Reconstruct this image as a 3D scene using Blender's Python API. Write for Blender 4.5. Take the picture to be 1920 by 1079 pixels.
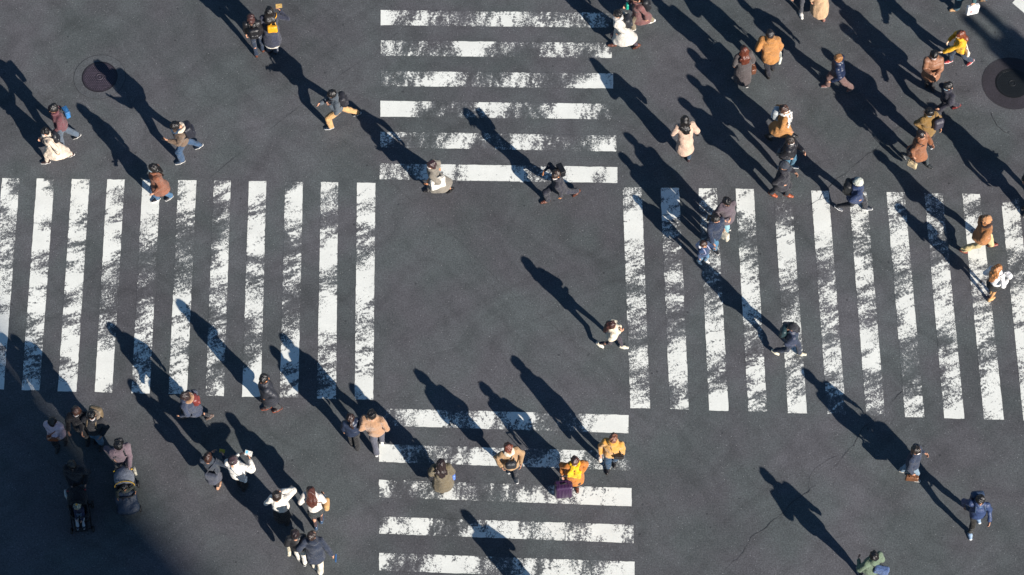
import bpy, math, random
import numpy as np

# ------------------------------------------------------------------ camera, sky, sun, exposure
for o in list(bpy.data.objects):
    bpy.data.objects.remove(o, do_unlink=True)
scene = bpy.context.scene
COL = scene.collection
F_PX, TILT, ROLL, DIST = 5000.0, math.radians(27.0), -0.0044, 69.5     # focal length in px of a 1920 px wide frame
cam_d = bpy.data.cameras.new('camera')
cam_d.sensor_fit = 'HORIZONTAL'
cam_d.sensor_width = 36.0
cam_d.lens = 36.0 * F_PX / 1920.0
cam_d.clip_end = 3000.0
cam = bpy.data.objects.new('camera', cam_d)
COL.objects.link(cam)
cam.location = (0.0, -DIST * math.sin(TILT), DIST * math.cos(TILT))
cam.rotation_mode = 'XYZ'
from mathutils import Matrix, Vector
cam.matrix_world = Matrix.Translation(cam.location) @ Matrix.Rotation(TILT, 4, 'X') @ Matrix.Rotation(-ROLL, 4, 'Z')
scene.camera = cam

SUN_AZ, SUN_EL = math.radians(-50.0), math.radians(24.6)               # direction towards the sun
world = bpy.data.worlds.new('World')
scene.world = world
world.use_nodes = True
wn = world.node_tree
sky = wn.nodes.new('ShaderNodeTexSky')
sky.sky_type = 'NISHITA'
sky.sun_disc = False
sky.sun_elevation = SUN_EL
sky.sun_rotation = math.radians(90.0) - SUN_AZ
sky.air_density = 1.3
sky.dust_density = 0.0
sky.ozone_density = 6.0
wn.links.new(sky.outputs[0], wn.nodes['Background'].inputs[0])
wn.nodes['Background'].inputs[1].default_value = 0.05
sun_d = bpy.data.lights.new('sun', 'SUN')
sun_d.energy = 5.0
sun_d.angle = math.radians(0.53)
sun_d.color = (1.0, 0.93, 0.85)
sun = bpy.data.objects.new('sun', sun_d)
COL.objects.link(sun)
sd = Vector((math.cos(SUN_AZ) * math.cos(SUN_EL), math.sin(SUN_AZ) * math.cos(SUN_EL), math.sin(SUN_EL)))
sun.rotation_euler = sd.to_track_quat('Z', 'Y').to_euler()
sun.location = (30, -40, 60)
scene.view_settings.view_transform = 'Standard'
scene.view_settings.look = 'None'
scene.view_settings.gamma = 1.0
scene.view_settings.exposure = 0.8
scene.render.engine = 'CYCLES'

# ------------------------------------------------------------------ surveying: photograph pixel -> point at height z
def at(px, py, z=0.0):
    X, Y = (px - 960.0) / F_PX, (539.5 - py) / F_PX
    c, s = math.cos(-ROLL), math.sin(-ROLL)
    X, Y = X * c - Y * s, X * s + Y * c
    ct, st = math.cos(TILT), math.sin(TILT)
    d = np.array([X, Y * ct + st, Y * st - ct])
    o = np.array([0.0, -DIST * st, DIST * ct])
    return o + d * ((z - o[2]) / d[2])

# ------------------------------------------------------------------ materials
def lin(c):
    g = 0.3 * c[0] + 0.59 * c[1] + 0.11 * c[2]
    c = [g + (v - g) * 0.94 for v in c]
    return tuple((v / 255 / 12.92) if v / 255 <= 0.04045 else ((v / 255 + 0.055) / 1.055) ** 2.4 for v in c)
class NT:
    def __init__(s, tree): s.t = tree
    def n(s, typ, **kw):
        x = s.t.nodes.new(typ)
        for k, v in kw.items(): setattr(x, k, v)
        return x
    def l(s, a, b): s.t.links.new(a, b)
    def math(s, op, a, b=None, c=None, clamp=False):
        m = s.n('ShaderNodeMath', operation=op, use_clamp=clamp)
        for i, v in enumerate((a, b, c)):
            if v is None: continue
            if isinstance(v, (int, float)): m.inputs[i].default_value = v
            else: s.l(v, m.inputs[i])
        return m.outputs[0]
    def noise(s, vec, scale, detail=2, rough=0.5):
        x = s.n('ShaderNodeTexNoise'); x.inputs['Scale'].default_value = scale
        x.inputs['Detail'].default_value = detail; x.inputs['Roughness'].default_value = rough
        if vec is not None: s.l(vec, x.inputs['Vector'])
        return x.outputs['Fac']
    def rng(s, v, a, b, c, d):
        x = s.n('ShaderNodeMapRange'); s.l(v, x.inputs[0])
        for i, q in enumerate((a, b, c, d)): x.inputs[i + 1].default_value = q
        return x.outputs[0]
    def mix(s, f, a, b, typ='MIX'):
        x = s.n('ShaderNodeMix', data_type='RGBA', blend_type=typ)
        for i, v in ((0, f), (6, a), (7, b)):
            if isinstance(v, (int, float)): x.inputs[i].default_value = v
            elif isinstance(v, tuple): x.inputs[i].default_value = (*v, 1)
            else: s.l(v, x.inputs[i])
        return x.outputs[2]
def new_mat(name):
    m = bpy.data.materials.new(name); m.use_nodes = True
    nt = NT(m.node_tree)
    return m, nt, m.node_tree.nodes['Principled BSDF']
def bump(nt, h, strength, dist, bs):
    b = nt.n('ShaderNodeBump'); b.inputs['Strength'].default_value = strength; b.inputs['Distance'].default_value = dist
    nt.l(h, b.inputs['Height']); nt.l(b.outputs[0], bs.inputs['Normal'])

def asphalt_nodes(nt):
    pos = nt.n('ShaderNodeNewGeometry').outputs['Position']
    broad = nt.noise(pos, 0.16, 3, 0.55)
    mid = nt.noise(pos, 1.7, 4, 0.6)
    grain = nt.noise(pos, 26.0, 3, 0.75)
    fine = nt.noise(pos, 95.0, 2, 0.6)
    f = nt.math('MULTIPLY', nt.rng(broad, 0.3, 0.7, 0.82, 1.18), nt.rng(mid, 0.25, 0.75, 0.88, 1.12))
    f = nt.math('MULTIPLY', f, nt.rng(grain, 0.2, 0.8, 0.42, 1.62))
    f = nt.math('MULTIPLY', f, nt.rng(fine, 0.2, 0.8, 0.72, 1.28))
    # faint tyre scuffs along both directions of travel
    wob = nt.n('ShaderNodeTexNoise'); wob.inputs['Scale'].default_value = 0.35; nt.l(pos, wob.inputs['Vector'])
    wv = nt.n('ShaderNodeVectorMath', operation='MULTIPLY_ADD'); nt.l(wob.outputs['Color'], wv.inputs[0]); wv.inputs[1].default_value = (3.0, 3.0, 0); nt.l(pos, wv.inputs[2])
    for ang, off in ((37.0, 0.0), (-48.0, 7.3)):
        mp = nt.n('ShaderNodeMapping'); mp.vector_type = 'TEXTURE'; mp.inputs['Rotation'].default_value = (0, 0, math.radians(ang)); mp.inputs['Scale'].default_value = (4.0, 0.45, 1); mp.inputs['Location'].default_value = (off, off, 0); nt.l(wv.outputs[0], mp.inputs[0])
        f = nt.math('MULTIPLY', f, nt.rng(nt.noise(mp.outputs[0], 1.0, 4, 0.55), 0.45, 0.72, 1.04, 0.84))
    base = nt.mix(nt.rng(nt.noise(pos, 0.55, 2, 0.5), 0.38, 0.62, 0.0, 1.0), (0.0825, 0.0825, 0.0895), (0.0745, 0.0840, 0.0860))
    c = nt.mix(1.0, base, f, 'MULTIPLY')
    # pale chips of aggregate and a few dark gum spots
    vo = nt.n('ShaderNodeTexVoronoi'); vo.inputs['Scale'].default_value = 33.0; nt.l(pos, vo.inputs['Vector'])
    rnd = nt.n('ShaderNodeSeparateColor'); nt.l(vo.outputs['Color'], rnd.inputs[0])
    hit = nt.math('MULTIPLY', nt.math('GREATER_THAN', rnd.outputs[0], 0.93), nt.math('LESS_THAN', vo.outputs['Distance'], 0.26))
    hit = nt.math('MULTIPLY', hit, nt.rng(nt.math('POWER', rnd.outputs[1], 2.5), 0, 1, 0.10, 0.8))
    c = nt.mix(hit, c, (0.42, 0.42, 0.42))
    vg = nt.n('ShaderNodeTexVoronoi'); vg.inputs['Scale'].default_value = 2.4; nt.l(pos, vg.inputs['Vector'])
    rg = nt.n('ShaderNodeSeparateColor'); nt.l(vg.outputs['Color'], rg.inputs[0])
    gum = nt.math('MULTIPLY', nt.math('GREATER_THAN', rg.outputs[0], 0.6), nt.math('LESS_THAN', vg.outputs['Distance'], 0.075))
    c = nt.mix(nt.math('MULTIPLY', gum, 0.55), c, (0.02, 0.021, 0.025))
    h = nt.math('ADD', nt.math('MULTIPLY', fine, 0.6), nt.math('MULTIPLY', grain, 0.7))
    return pos, c, h

def make_asphalt():
    m, nt, bs = new_mat('asphalt')
    pos, c, h = asphalt_nodes(nt)
    nt.l(c, bs.inputs['Base Color']); bs.inputs['Roughness'].default_value = 0.88
    bs.inputs['Specular IOR Level'].default_value = 0.25
    bump(nt, h, 0.35, 0.01, bs)
    return m
def make_paint(ang, sx, sy):
    m, nt, bs = new_mat('worn_road_paint')
    pos, c, h = asphalt_nodes(nt)
    at_ = nt.n('ShaderNodeAttribute', attribute_name='coverage').outputs['Fac']
    w = nt.n('ShaderNodeTexNoise'); w.inputs['Scale'].default_value = 3.0; nt.l(pos, w.inputs['Vector'])
    warp = nt.n('ShaderNodeVectorMath', operation='MULTIPLY_ADD')
    nt.l(w.outputs['Color'], warp.inputs[0]); warp.inputs[1].default_value = (0.12, 0.12, 0); nt.l(pos, warp.inputs[2])
    p2 = warp.outputs[0]
    mp = nt.n('ShaderNodeMapping'); mp.vector_type = 'TEXTURE'; mp.inputs['Rotation'].default_value = (0, 0, math.radians(ang)); mp.inputs['Scale'].default_value = (sx, sy, 1); nt.l(p2, mp.inputs[0])
    a = nt.noise(mp.outputs[0], 3.6, 3, 0.55)
    b = nt.noise(p2, 15.0, 3, 0.62)
    d = nt.noise(p2, 44.0, 3, 0.7)
    amp = nt.rng(nt.noise(pos, 1.7, 2, 0.5), 0.36, 0.64, 0.15, 1.75)      # flaked here, ground to speckle there
    d = nt.math('ADD', nt.math('MULTIPLY', nt.math('SUBTRACT', d, 0.5), amp), 0.5)
    s = nt.math('ADD', nt.math('MULTIPLY', a, 0.36), nt.math('ADD', nt.math('MULTIPLY', b, 0.29), nt.math('MULTIPLY', d, 0.35)))
    s = nt.rng(s, 0.385, 0.615, 0.0, 1.0)
    # coverage 0..1 -> threshold
    v = nt.math('ADD', s, nt.math('SUBTRACT', at_, 1.0))
    mask = nt.rng(v, -0.09, 0.08, 0.0, 1.0)
    dirt = nt.rng(nt.noise(pos, 1.3, 4, 0.65), 0.3, 0.75, 1.0, 0.86)
    dirt2 = nt.rng(nt.noise(pos, 30, 2, 0.6), 0.25, 0.7, 0.88, 1.0)
    pc = nt.mix(1.0, (0.825, 0.835, 0.775), nt.math('MULTIPLY', dirt, dirt2), 'MULTIPLY')
    # thin paint film left in the texture of the worn part
    film = nt.math('MULTIPLY', nt.rng(v, -0.38, 0.0, 0.0, 0.26), nt.rng(d, 0.35, 0.6, 0.15, 1.0))
    c = nt.mix(film, c, (0.55, 0.56, 0.57))
    col = nt.mix(mask, c, pc)
    nt.l(col, bs.inputs['Base Color'])
    nt.l(nt.rng(mask, 0, 1, 0.88, 0.6), bs.inputs['Roughness'])
    bs.inputs['Specular IOR Level'].default_value = 0.25
    bump(nt, nt.math('ADD', nt.math('MULTIPLY', h, nt.rng(mask, 0, 1, 1.0, 0.4)), nt.math('MULTIPLY', mask, 0.35)), 0.35, 0.01, bs)
    return m
MATS = {}
def mat(kind, c=(128, 128, 128)):
    key = (kind, tuple(c))
    if key in MATS: return MATS[key]
    m, nt, bs = new_mat(kind)
    L = tuple(v * 0.86 for v in lin(c))
    tc = nt.n('ShaderNodeTexCoord').outputs['Object']
    R = bs.inputs['Roughness']; S = bs.inputs['Specular IOR Level']
    def tint(scale, lo, hi, detail=3):
        f = nt.rng(nt.noise(tc, scale, detail, 0.6), 0.25, 0.75, lo, hi)
        nt.l(nt.mix(1.0, L, f, 'MULTIPLY'), bs.inputs['Base Color'])
    if kind == 'skin':
        tint(9, 0.9, 1.1); R.default_value = 0.5; bs.inputs['Subsurface Weight'].default_value = 0.0
    elif kind == 'hair':
        mp = nt.n('ShaderNodeMapping'); mp.inputs['Scale'].default_value = (55, 55, 7); nt.l(tc, mp.inputs[0])
        st = nt.noise(mp.outputs[0], 1.0, 3, 0.6)
        nt.l(nt.mix(1.0, L, nt.rng(st, 0.3, 0.7, 0.45, 1.7), 'MULTIPLY'), bs.inputs['Base Color'])
        R.default_value = 0.34; S.default_value = 0.6; bump(nt, st, 0.7, 0.02, bs)
    elif kind in ('fabric', 'knit', 'denim', 'fleece'):
        tint({'denim': 6, 'fleece': 22}.get(kind, 7), {'denim': 0.6, 'fleece': 0.88}.get(kind, 0.72), 1.08 if kind == 'fleece' else 1.22)
        R.default_value = 0.85; S.default_value = 0.2
        bs.inputs['Sheen Weight'].default_value = 0.15 if kind != 'fleece' else 0.4
        h = nt.math('ADD', nt.noise(tc, 13, 3, 0.55), nt.math('MULTIPLY', nt.noise(tc, {'knit': 120, 'fleece': 70}.get(kind, 230), 2), 0.3))
        bump(nt, h, 1.0, 0.05, bs)
    elif kind == 'nylon':
        tint(10, 0.8, 1.2); R.default_value = 0.45; S.default_value = 0.5
        bump(nt, nt.noise(tc, 20, 4, 0.6), 0.7, 0.03, bs)
    elif kind == 'leather':
        tint(12, 0.75, 1.25); R.default_value = 0.36; S.default_value = 0.55
        bump(nt, nt.noise(tc, 18, 4, 0.6), 0.6, 0.03, bs)
    elif kind == 'rubber':
        tint(20, 0.85, 1.1); R.default_value = 0.6
    elif kind == 'plastic':
        tint(5, 0.92, 1.08); R.default_value = 0.3
    elif kind == 'metal':
        tint(15, 0.7, 1.2, 4); bs.inputs['Metallic'].default_value = 0.7; R.default_value = 0.55
    elif kind == 'castiron':
        tint(6, 0.7, 1.25, 5); R.default_value = 0.6; bump(nt, nt.noise(tc, 60, 3), 0.4, 0.01, bs)
    elif kind == 'concrete':
        tint(1.5, 0.8, 1.15, 5); R.default_value = 0.9
    elif kind == 'glass':
        tint(1, 0.9, 1.1); R.default_value = 0.08; S.default_value = 0.8
    elif kind == 'plaid':
        wv = nt.n('ShaderNodeTexChecker'); wv.inputs['Scale'].default_value = 28; nt.l(tc, wv.inputs[0])
        wv.inputs[1].default_value = (*L, 1); wv.inputs[2].default_value = (0.04, 0.06, 0.09, 1)
        nt.l(wv.outputs[0], bs.inputs['Base Color']); R.default_value = 0.9
    elif kind == 'spots':
        f = nt.math('GREATER_THAN', nt.noise(tc, 34, 1), 0.53)
        nt.l(nt.mix(f, L, (0.02, 0.02, 0.025)), bs.inputs['Base Color']); R.default_value = 0.9
    elif kind == 'straw':
        tint(40, 0.6, 1.3); R.default_value = 0.8; bump(nt, nt.noise(tc, 90, 2), 0.8, 0.02, bs)
    else:
        tint(8, 0.9, 1.1); R.default_value = 0.7
    MATS[key] = m
    return m

# ------------------------------------------------------------------ mesh helpers
def mesh_from(name, V, Fq, smooth=True):
    me = bpy.data.meshes.new(name)
    V = np.asarray(V, np.float32)
    if isinstance(Fq, np.ndarray):
        n = len(Fq)
        me.vertices.add(len(V)); me.vertices.foreach_set('co', V.ravel())
        me.loops.add(4 * n); me.loops.foreach_set('vertex_index', Fq.astype(np.int32).ravel())
        me.polygons.add(n); me.polygons.foreach_set('loop_start', np.arange(0, 4 * n, 4, dtype=np.int32))
        me.update(calc_edges=True)
    else:
        me.from_pydata([tuple(map(float, v)) for v in V], [], [tuple(int(i) for i in f) for f in Fq]); me.update()
    if smooth:
        me.polygons.foreach_set('use_smooth', np.ones(len(me.polygons), bool))
    return me
def obj(name, me, material, parent=None, loc=None):
    if material is not None and not me.materials: me.materials.append(material)
    o = bpy.data.objects.new(name, me); COL.objects.link(o)
    if parent is not None: o.parent = parent
    if loc is not None: o.location = loc
    return o
def tag(o, label=None, cat=None, group=None, kind=None):
    if label: o['label'] = label
    if cat: o['category'] = cat
    if group: o['group'] = group
    if kind: o['kind'] = kind
    return o
def empty(name, loc, rz=0.0):
    o = bpy.data.objects.new(name, None); COL.objects.link(o)
    o.location = tuple(map(float, loc)); o.rotation_euler = (0, 0, rz); o.empty_display_size = 0.2
    return o
class MB:                                   # plain polygon builder: boxes, tubes, lathes
    def __init__(s): s.v = []; s.f = []
    def add(s, V, Fs):
        b = len(s.v); s.v += [tuple(v) for v in V]; s.f += [tuple(i + b for i in f) for f in Fs]
    def box(s, c, h, R=None, bev=0.0):
        R = np.eye(3) if R is None else np.asarray(R)
        c = np.asarray(c, float); h = np.asarray(h, float)
        b = min(bev, min(h) * 0.9)
        if b <= 0:
            V = [c + R @ (h * np.array([x, y, z])) for z in (-1, 1) for y in (-1, 1) for x in (-1, 1)]
            s.add(V, [(0, 2, 3, 1), (4, 5, 7, 6), (0, 1, 5, 4), (2, 6, 7, 3), (0, 4, 6, 2), (1, 3, 7, 5)])
        else:
            V = []; idx = {}
            for ax in range(3):
                for sg in (-1, 1):
                    for u in (-1, 1):
                        for w in (-1, 1):
                            p = np.zeros(3); p[ax] = sg * h[ax]
                            a1, a2 = (ax + 1) % 3, (ax + 2) % 3
                            p[a1] = u * (h[a1] - b); p[a2] = w * (h[a2] - b)
                            key = [0, 0, 0]; key[ax] = sg; key[a1] = u; key[a2] = w
                            idx[(ax, tuple(key))] = len(V); V.append(c + R @ p)
            Fs = []
            for ax in range(3):
                a1, a2 = (ax + 1) % 3, (ax + 2) % 3
                for sg in (-1, 1):
                    q = []
                    for u, w in ((-1, -1), (1, -1), (1, 1), (-1, 1)):
                        k = [0, 0, 0]; k[ax] = sg; k[a1] = u; k[a2] = w; q.append(idx[(ax, tuple(k))])
                    Fs.append(q if sg > 0 else q[::-1])
                for s1 in (-1, 1):
                    for s2 in (-1, 1):
                        q = []
                        for (A, t) in ((a1, -1), (a1, 1), (a2, 1), (a2, -1)):
                            k = [0, 0, 0]; k[a1] = s1; k[a2] = s2; k[ax] = t; q.append(idx[(A, tuple(k))])
                        Fs.append(q if s1 * s2 < 0 else q[::-1])
            for x in (-1, 1):
                for y in (-1, 1):
                    for z in (-1, 1):
                        q = [idx[(A, (x, y, z))] for A in range(3)]
                        Fs.append(q if x * y * z > 0 else q[::-1])
            s.add(V, Fs)
    def tube(s, P, r, n=8, closed=False):
        P = [np.asarray(p, float) for p in P]; m = len(P)
        r = r if hasattr(r, '__len__') else [r] * m
        V = []; prev = None
        for i in range(m):
            t = P[(i + 1) % m if closed else min(i + 1, m - 1)] - P[(i - 1) % m if closed else max(i - 1, 0)]
            t = t / (np.linalg.norm(t) + 1e-9)
            if prev is None:
                a = np.array([0, 0, 1.0]) if abs(t[2]) < 0.9 else np.array([1.0, 0, 0])
            else: a = prev
            u = a - t * (a @ t); u /= np.linalg.norm(u) + 1e-9; prev = u
            w = np.cross(t, u)
            for k in range(n):
                an = 2 * math.pi * k / n
                V.append(P[i] + r[i] * (math.cos(an) * u + math.sin(an) * w))
        Fs = []
        for i in range(m if closed else m - 1):
            j = (i + 1) % m
            for k in range(n): Fs.append((i * n + k, i * n + (k + 1) % n, j * n + (k + 1) % n, j * n + k))
        if not closed:
            Fs.append(tuple(range(n))[::-1]); Fs.append(tuple((m - 1) * n + k for k in range(n)))
        s.add(V, Fs)
    def lathe(s, prof, n=32, c=(0, 0, 0), R=None):
        R = np.eye(3) if R is None else np.asarray(R); c = np.asarray(c, float)
        V = [c + R @ np.array([r * math.cos(2 * math.pi * k / n), r * math.sin(2 * math.pi * k / n), z]) for r, z in prof for k in range(n)]
        Fs = [(i * n + k, i * n + (k + 1) % n, (i + 1) * n + (k + 1) % n, (i + 1) * n + k) for i in range(len(prof) - 1) for k in range(n)]
        Fs.append(tuple(range(n))[::-1]); Fs.append(tuple((len(prof) - 1) * n + k for k in range(n)))
        s.add(V, Fs)
    def build(s, name, material, parent=None, smooth=False, off=None):
        V = np.array(s.v, float)
        if off is not None: V = V - np.asarray(off)
        me = bpy.data.meshes.new(name)
        me.from_pydata([tuple(v) for v in V.tolist()], [], s.f); me.update()
        if smooth: me.polygons.foreach_set('use_smooth', np.ones(len(me.polygons), bool))
        return obj(name, me, material, parent)

# ------------------------------------------------------------------ soft shapes: distance field on a grid, meshed with surface nets
CORN = np.array([(i, j, k) for i in (0, 1) for j in (0, 1) for k in (0, 1)])
EDG = [(a, b) for a in range(8) for b in range(a + 1, 8) if np.abs(CORN[a] - CORN[b]).sum() == 1]
def nets(d, o, h):
    ins = d < 0
    cnt = np.zeros([n - 1 for n in d.shape], np.uint8)
    for i, j, k in CORN:
        cnt += ins[i:ins.shape[0] - 1 + i, j:ins.shape[1] - 1 + j, k:ins.shape[2] - 1 + k]
    act = (cnt > 0) & (cnt < 8)
    I = np.argwhere(act)
    if len(I) == 0: return np.zeros((0, 3)), np.zeros((0, 4), int)
    val = np.stack([d[I[:, 0] + i, I[:, 1] + j, I[:, 2] + k] for i, j, k in CORN], 1)
    acc = np.zeros((len(I), 3)); n = np.zeros(len(I))
    for a, b in EDG:
        va, vb = val[:, a], val[:, b]
        cr = (va < 0) != (vb < 0)
        t = np.where(cr, va / np.where(cr, va - vb, 1), 0)
        p = CORN[a] + (CORN[b] - CORN[a]) * t[:, None]
        acc += p * cr[:, None]; n += cr
    P = o + (I + acc / n[:, None]) * h
    vid = np.full(act.shape, -1, np.int64); vid[act] = np.arange(len(I))
    Q = []
    for ax in range(3):
        a1, a2 = (ax + 1) % 3, (ax + 2) % 3
        s = [slice(1, -1)] * 3; s[ax] = slice(0, -1); s0 = ins[tuple(s)]
        s[ax] = slice(1, None); s1 = ins[tuple(s)]
        E = np.argwhere(s0 != s1)
        if len(E) == 0: continue
        out = s0[tuple(E.T)]
        C = E.copy(); C[:, a1] += 1; C[:, a2] += 1
        def cell(u, w):
            q = C.copy(); q[:, a1] += u; q[:, a2] += w
            return vid[q[:, 0], q[:, 1], q[:, 2]]
        q = np.stack([cell(-1, -1), cell(0, -1), cell(0, 0), cell(-1, 0)], 1)
        q[~out] = q[~out][:, ::-1]
        Q.append(q)
    return P, np.concatenate(Q)
def unit(v):
    v = np.asarray(v, float); return v / (np.linalg.norm(v) + 1e-9)
class Soft:
    def __init__(s, lo, hi, h):
        s.h = h; s.o = np.asarray(lo, float)
        n = np.ceil((np.asarray(hi, float) - s.o) / h).astype(int) + 2
        s.d = np.full(n, 1.0, np.float32)
        s.ax = [s.o[i] + h * np.arange(n[i]) for i in range(3)]
    def _sl(s, lo, hi):
        out = []
        for i in range(3):
            a = max(0, int((lo[i] - s.o[i]) / s.h) - 1); b = min(len(s.ax[i]), int((hi[i] - s.o[i]) / s.h) + 3)
            out.append(slice(a, max(a, b)))
        return tuple(out)
    def _xyz(s, sl):
        return (s.ax[0][sl[0]][:, None, None], s.ax[1][sl[1]][None, :, None], s.ax[2][sl[2]][None, None, :])
    def _comb(s, sl, f, k, mode):
        d = s.d[sl]
        if d.size == 0: return
        if mode == 'add':
            h = np.clip(0.5 + 0.5 * (d - f) / k, 0, 1)
            s.d[sl] = d * (1 - h) + f * h - k * h * (1 - h)
        elif mode == 'sub':
            h = np.clip(0.5 - 0.5 * (d + f) / k, 0, 1)
            s.d[sl] = d * (1 - h) - f * h + k * h * (1 - h)
    def cone(s, a, b, ra, rb=None, L=None, k=0.02, mode='add'):
        a = np.asarray(a, float); b = np.asarray(b, float); rb = ra if rb is None else rb
        A2 = ra if hasattr(ra, '__len__') else (ra, ra); B2 = rb if hasattr(rb, '__len__') else (rb, rb)
        m = max(*A2, *B2) + k + 2 * s.h
        sl = s._sl(np.minimum(a, b) - m, np.maximum(a, b) + m)
        x, y, z = s._xyz(sl)
        ab = b - a; l2 = ab @ ab + 1e-12
        t = np.clip(((x - a[0]) * ab[0] + (y - a[1]) * ab[1] + (z - a[2]) * ab[2]) / l2, 0, 1)
        qx, qy, qz = x - a[0] - t * ab[0], y - a[1] - t * ab[1], z - a[2] - t * ab[2]
        if A2[0] == A2[1] and B2[0] == B2[1]:
            f = np.sqrt(qx * qx + qy * qy + qz * qz) - (A2[0] + (B2[0] - A2[0]) * t)
        else:
            u = unit(ab); Lv = np.array([1.0, 0, 0]) if L is None else np.asarray(L, float)
            Lv = unit(Lv - u * (Lv @ u)); D = np.cross(u, Lv)
            wl = A2[0] + (B2[0] - A2[0]) * t; wd = A2[1] + (B2[1] - A2[1]) * t
            ql = qx * Lv[0] + qy * Lv[1] + qz * Lv[2]; qd = qx * D[0] + qy * D[1] + qz * D[2]
            qu = qx * u[0] + qy * u[1] + qz * u[2]
            wm = np.minimum(wl, wd)
            f = (np.sqrt((ql / wl) ** 2 + (qd / wd) ** 2 + (qu / wm) ** 2) - 1) * wm
        s._comb(sl, f, k, mode); return s
    def ell(s, c, r, R=None, k=0.02, mode='add'):
        c = np.asarray(c, float); R = np.eye(3) if R is None else R
        m = max(r) + k + 2 * s.h
        sl = s._sl(c - m, c + m); x, y, z = s._xyz(sl)
        X = [(x - c[0]) * R[0][i] + (y - c[1]) * R[1][i] + (z - c[2]) * R[2][i] for i in range(3)]
        f = (np.sqrt((X[0] / r[0]) ** 2 + (X[1] / r[1]) ** 2 + (X[2] / r[2]) ** 2) - 1) * min(r)
        s._comb(sl, f, k, mode); return s
    def box(s, c, hs, R=None, rd=0.02, k=0.01, mode='add'):
        c = np.asarray(c, float); R = np.eye(3) if R is None else R
        m = np.linalg.norm(hs) + k + 2 * s.h
        sl = s._sl(c - m, c + m); x, y, z = s._xyz(sl)
        X = [np.abs((x - c[0]) * R[0][i] + (y - c[1]) * R[1][i] + (z - c[2]) * R[2][i]) - (hs[i] - rd) for i in range(3)]
        f = np.sqrt(sum(np.maximum(q, 0) ** 2 for q in X)) + np.minimum(np.maximum(np.maximum(X[0], X[1]), X[2]), 0) - rd
        s._comb(sl, f, k, mode); return s
    def path(s, P, r, k=0.015):
        r = r if hasattr(r, '__len__') else [r] * len(P)
        for i in range(len(P) - 1): s.cone(P[i], P[i + 1], r[i], r[i + 1], k=k)
        return s
    def cut(s, p, n, k=0.01):                  # keep the side the normal points away from
        n = unit(n); x, y, z = s._xyz((slice(None),) * 3)
        f = (x - p[0]) * n[0] + (y - p[1]) * n[1] + (z - p[2]) * n[2]
        s.d = np.maximum(s.d, f.astype(np.float32)); return s
    def folds(s, amp, fr=22.0, seed=0, zscale=0.5):
        rg = np.random.RandomState(seed); x, y, z = s._xyz((slice(None),) * 3)
        acc = 0
        for i in range(3):
            q = rg.randn(3); q /= np.linalg.norm(q); q[2] *= zscale; w = fr * (0.7 + 0.6 * i)
            p = rg.rand(3) * 6
            acc = acc + np.sin(w * (q[0] * x + q[1] * y + q[2] * z) + p[0] + 1.3 * np.sin(9 * z + p[1] + 4 * x)) / (1 + 0.6 * i)
        s.d = s.d + (amp * (acc - 0.6)).astype(np.float32); return s
    def ripple(s, amp, period):
        x, y, z = s._xyz((slice(None),) * 3)
        s.d = s.d + (amp * (np.abs(np.cos(math.pi * (z + 0.03 * np.sin(7 * x) + 0.03 * np.sin(8 * y)) / period)) ** 0.6 * -1 + 0.6)).astype(np.float32); return s
    def mesh(s): return nets(s.d, s.o, s.h)
    def build(s, name, material, parent, off=None):
        P, Q = s.mesh()
        if off is not None: P = P - np.asarray(off)
        return obj(name, mesh_from(name, P, Q), material, parent)

# ------------------------------------------------------------------ ground, road, painted stripes, cracks
ASPH = make_asphalt()
PAINT_LR = make_paint(24, 1.9, 0.65)      # scuffs slant across the stripes
PAINT_TB = make_paint(84, 1.7, 0.75)      # scuffs follow the traffic
def sheet(name, x0, x1, y0, y1, z, m, n=1):
    me = mesh_from(name, [(x0, y0, z), (x1, y0, z), (x1, y1, z), (x0, y1, z)], [(0, 1, 2, 3)], False)
    return obj(name, me, m)
tag(sheet('ground', -900, 900, -900, 900, 0.0, mat('concrete', (128, 128, 126))), kind='structure')
road = tag(sheet('road', -45, 45, -34, 40, 0.004, ASPH), kind='structure')

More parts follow.
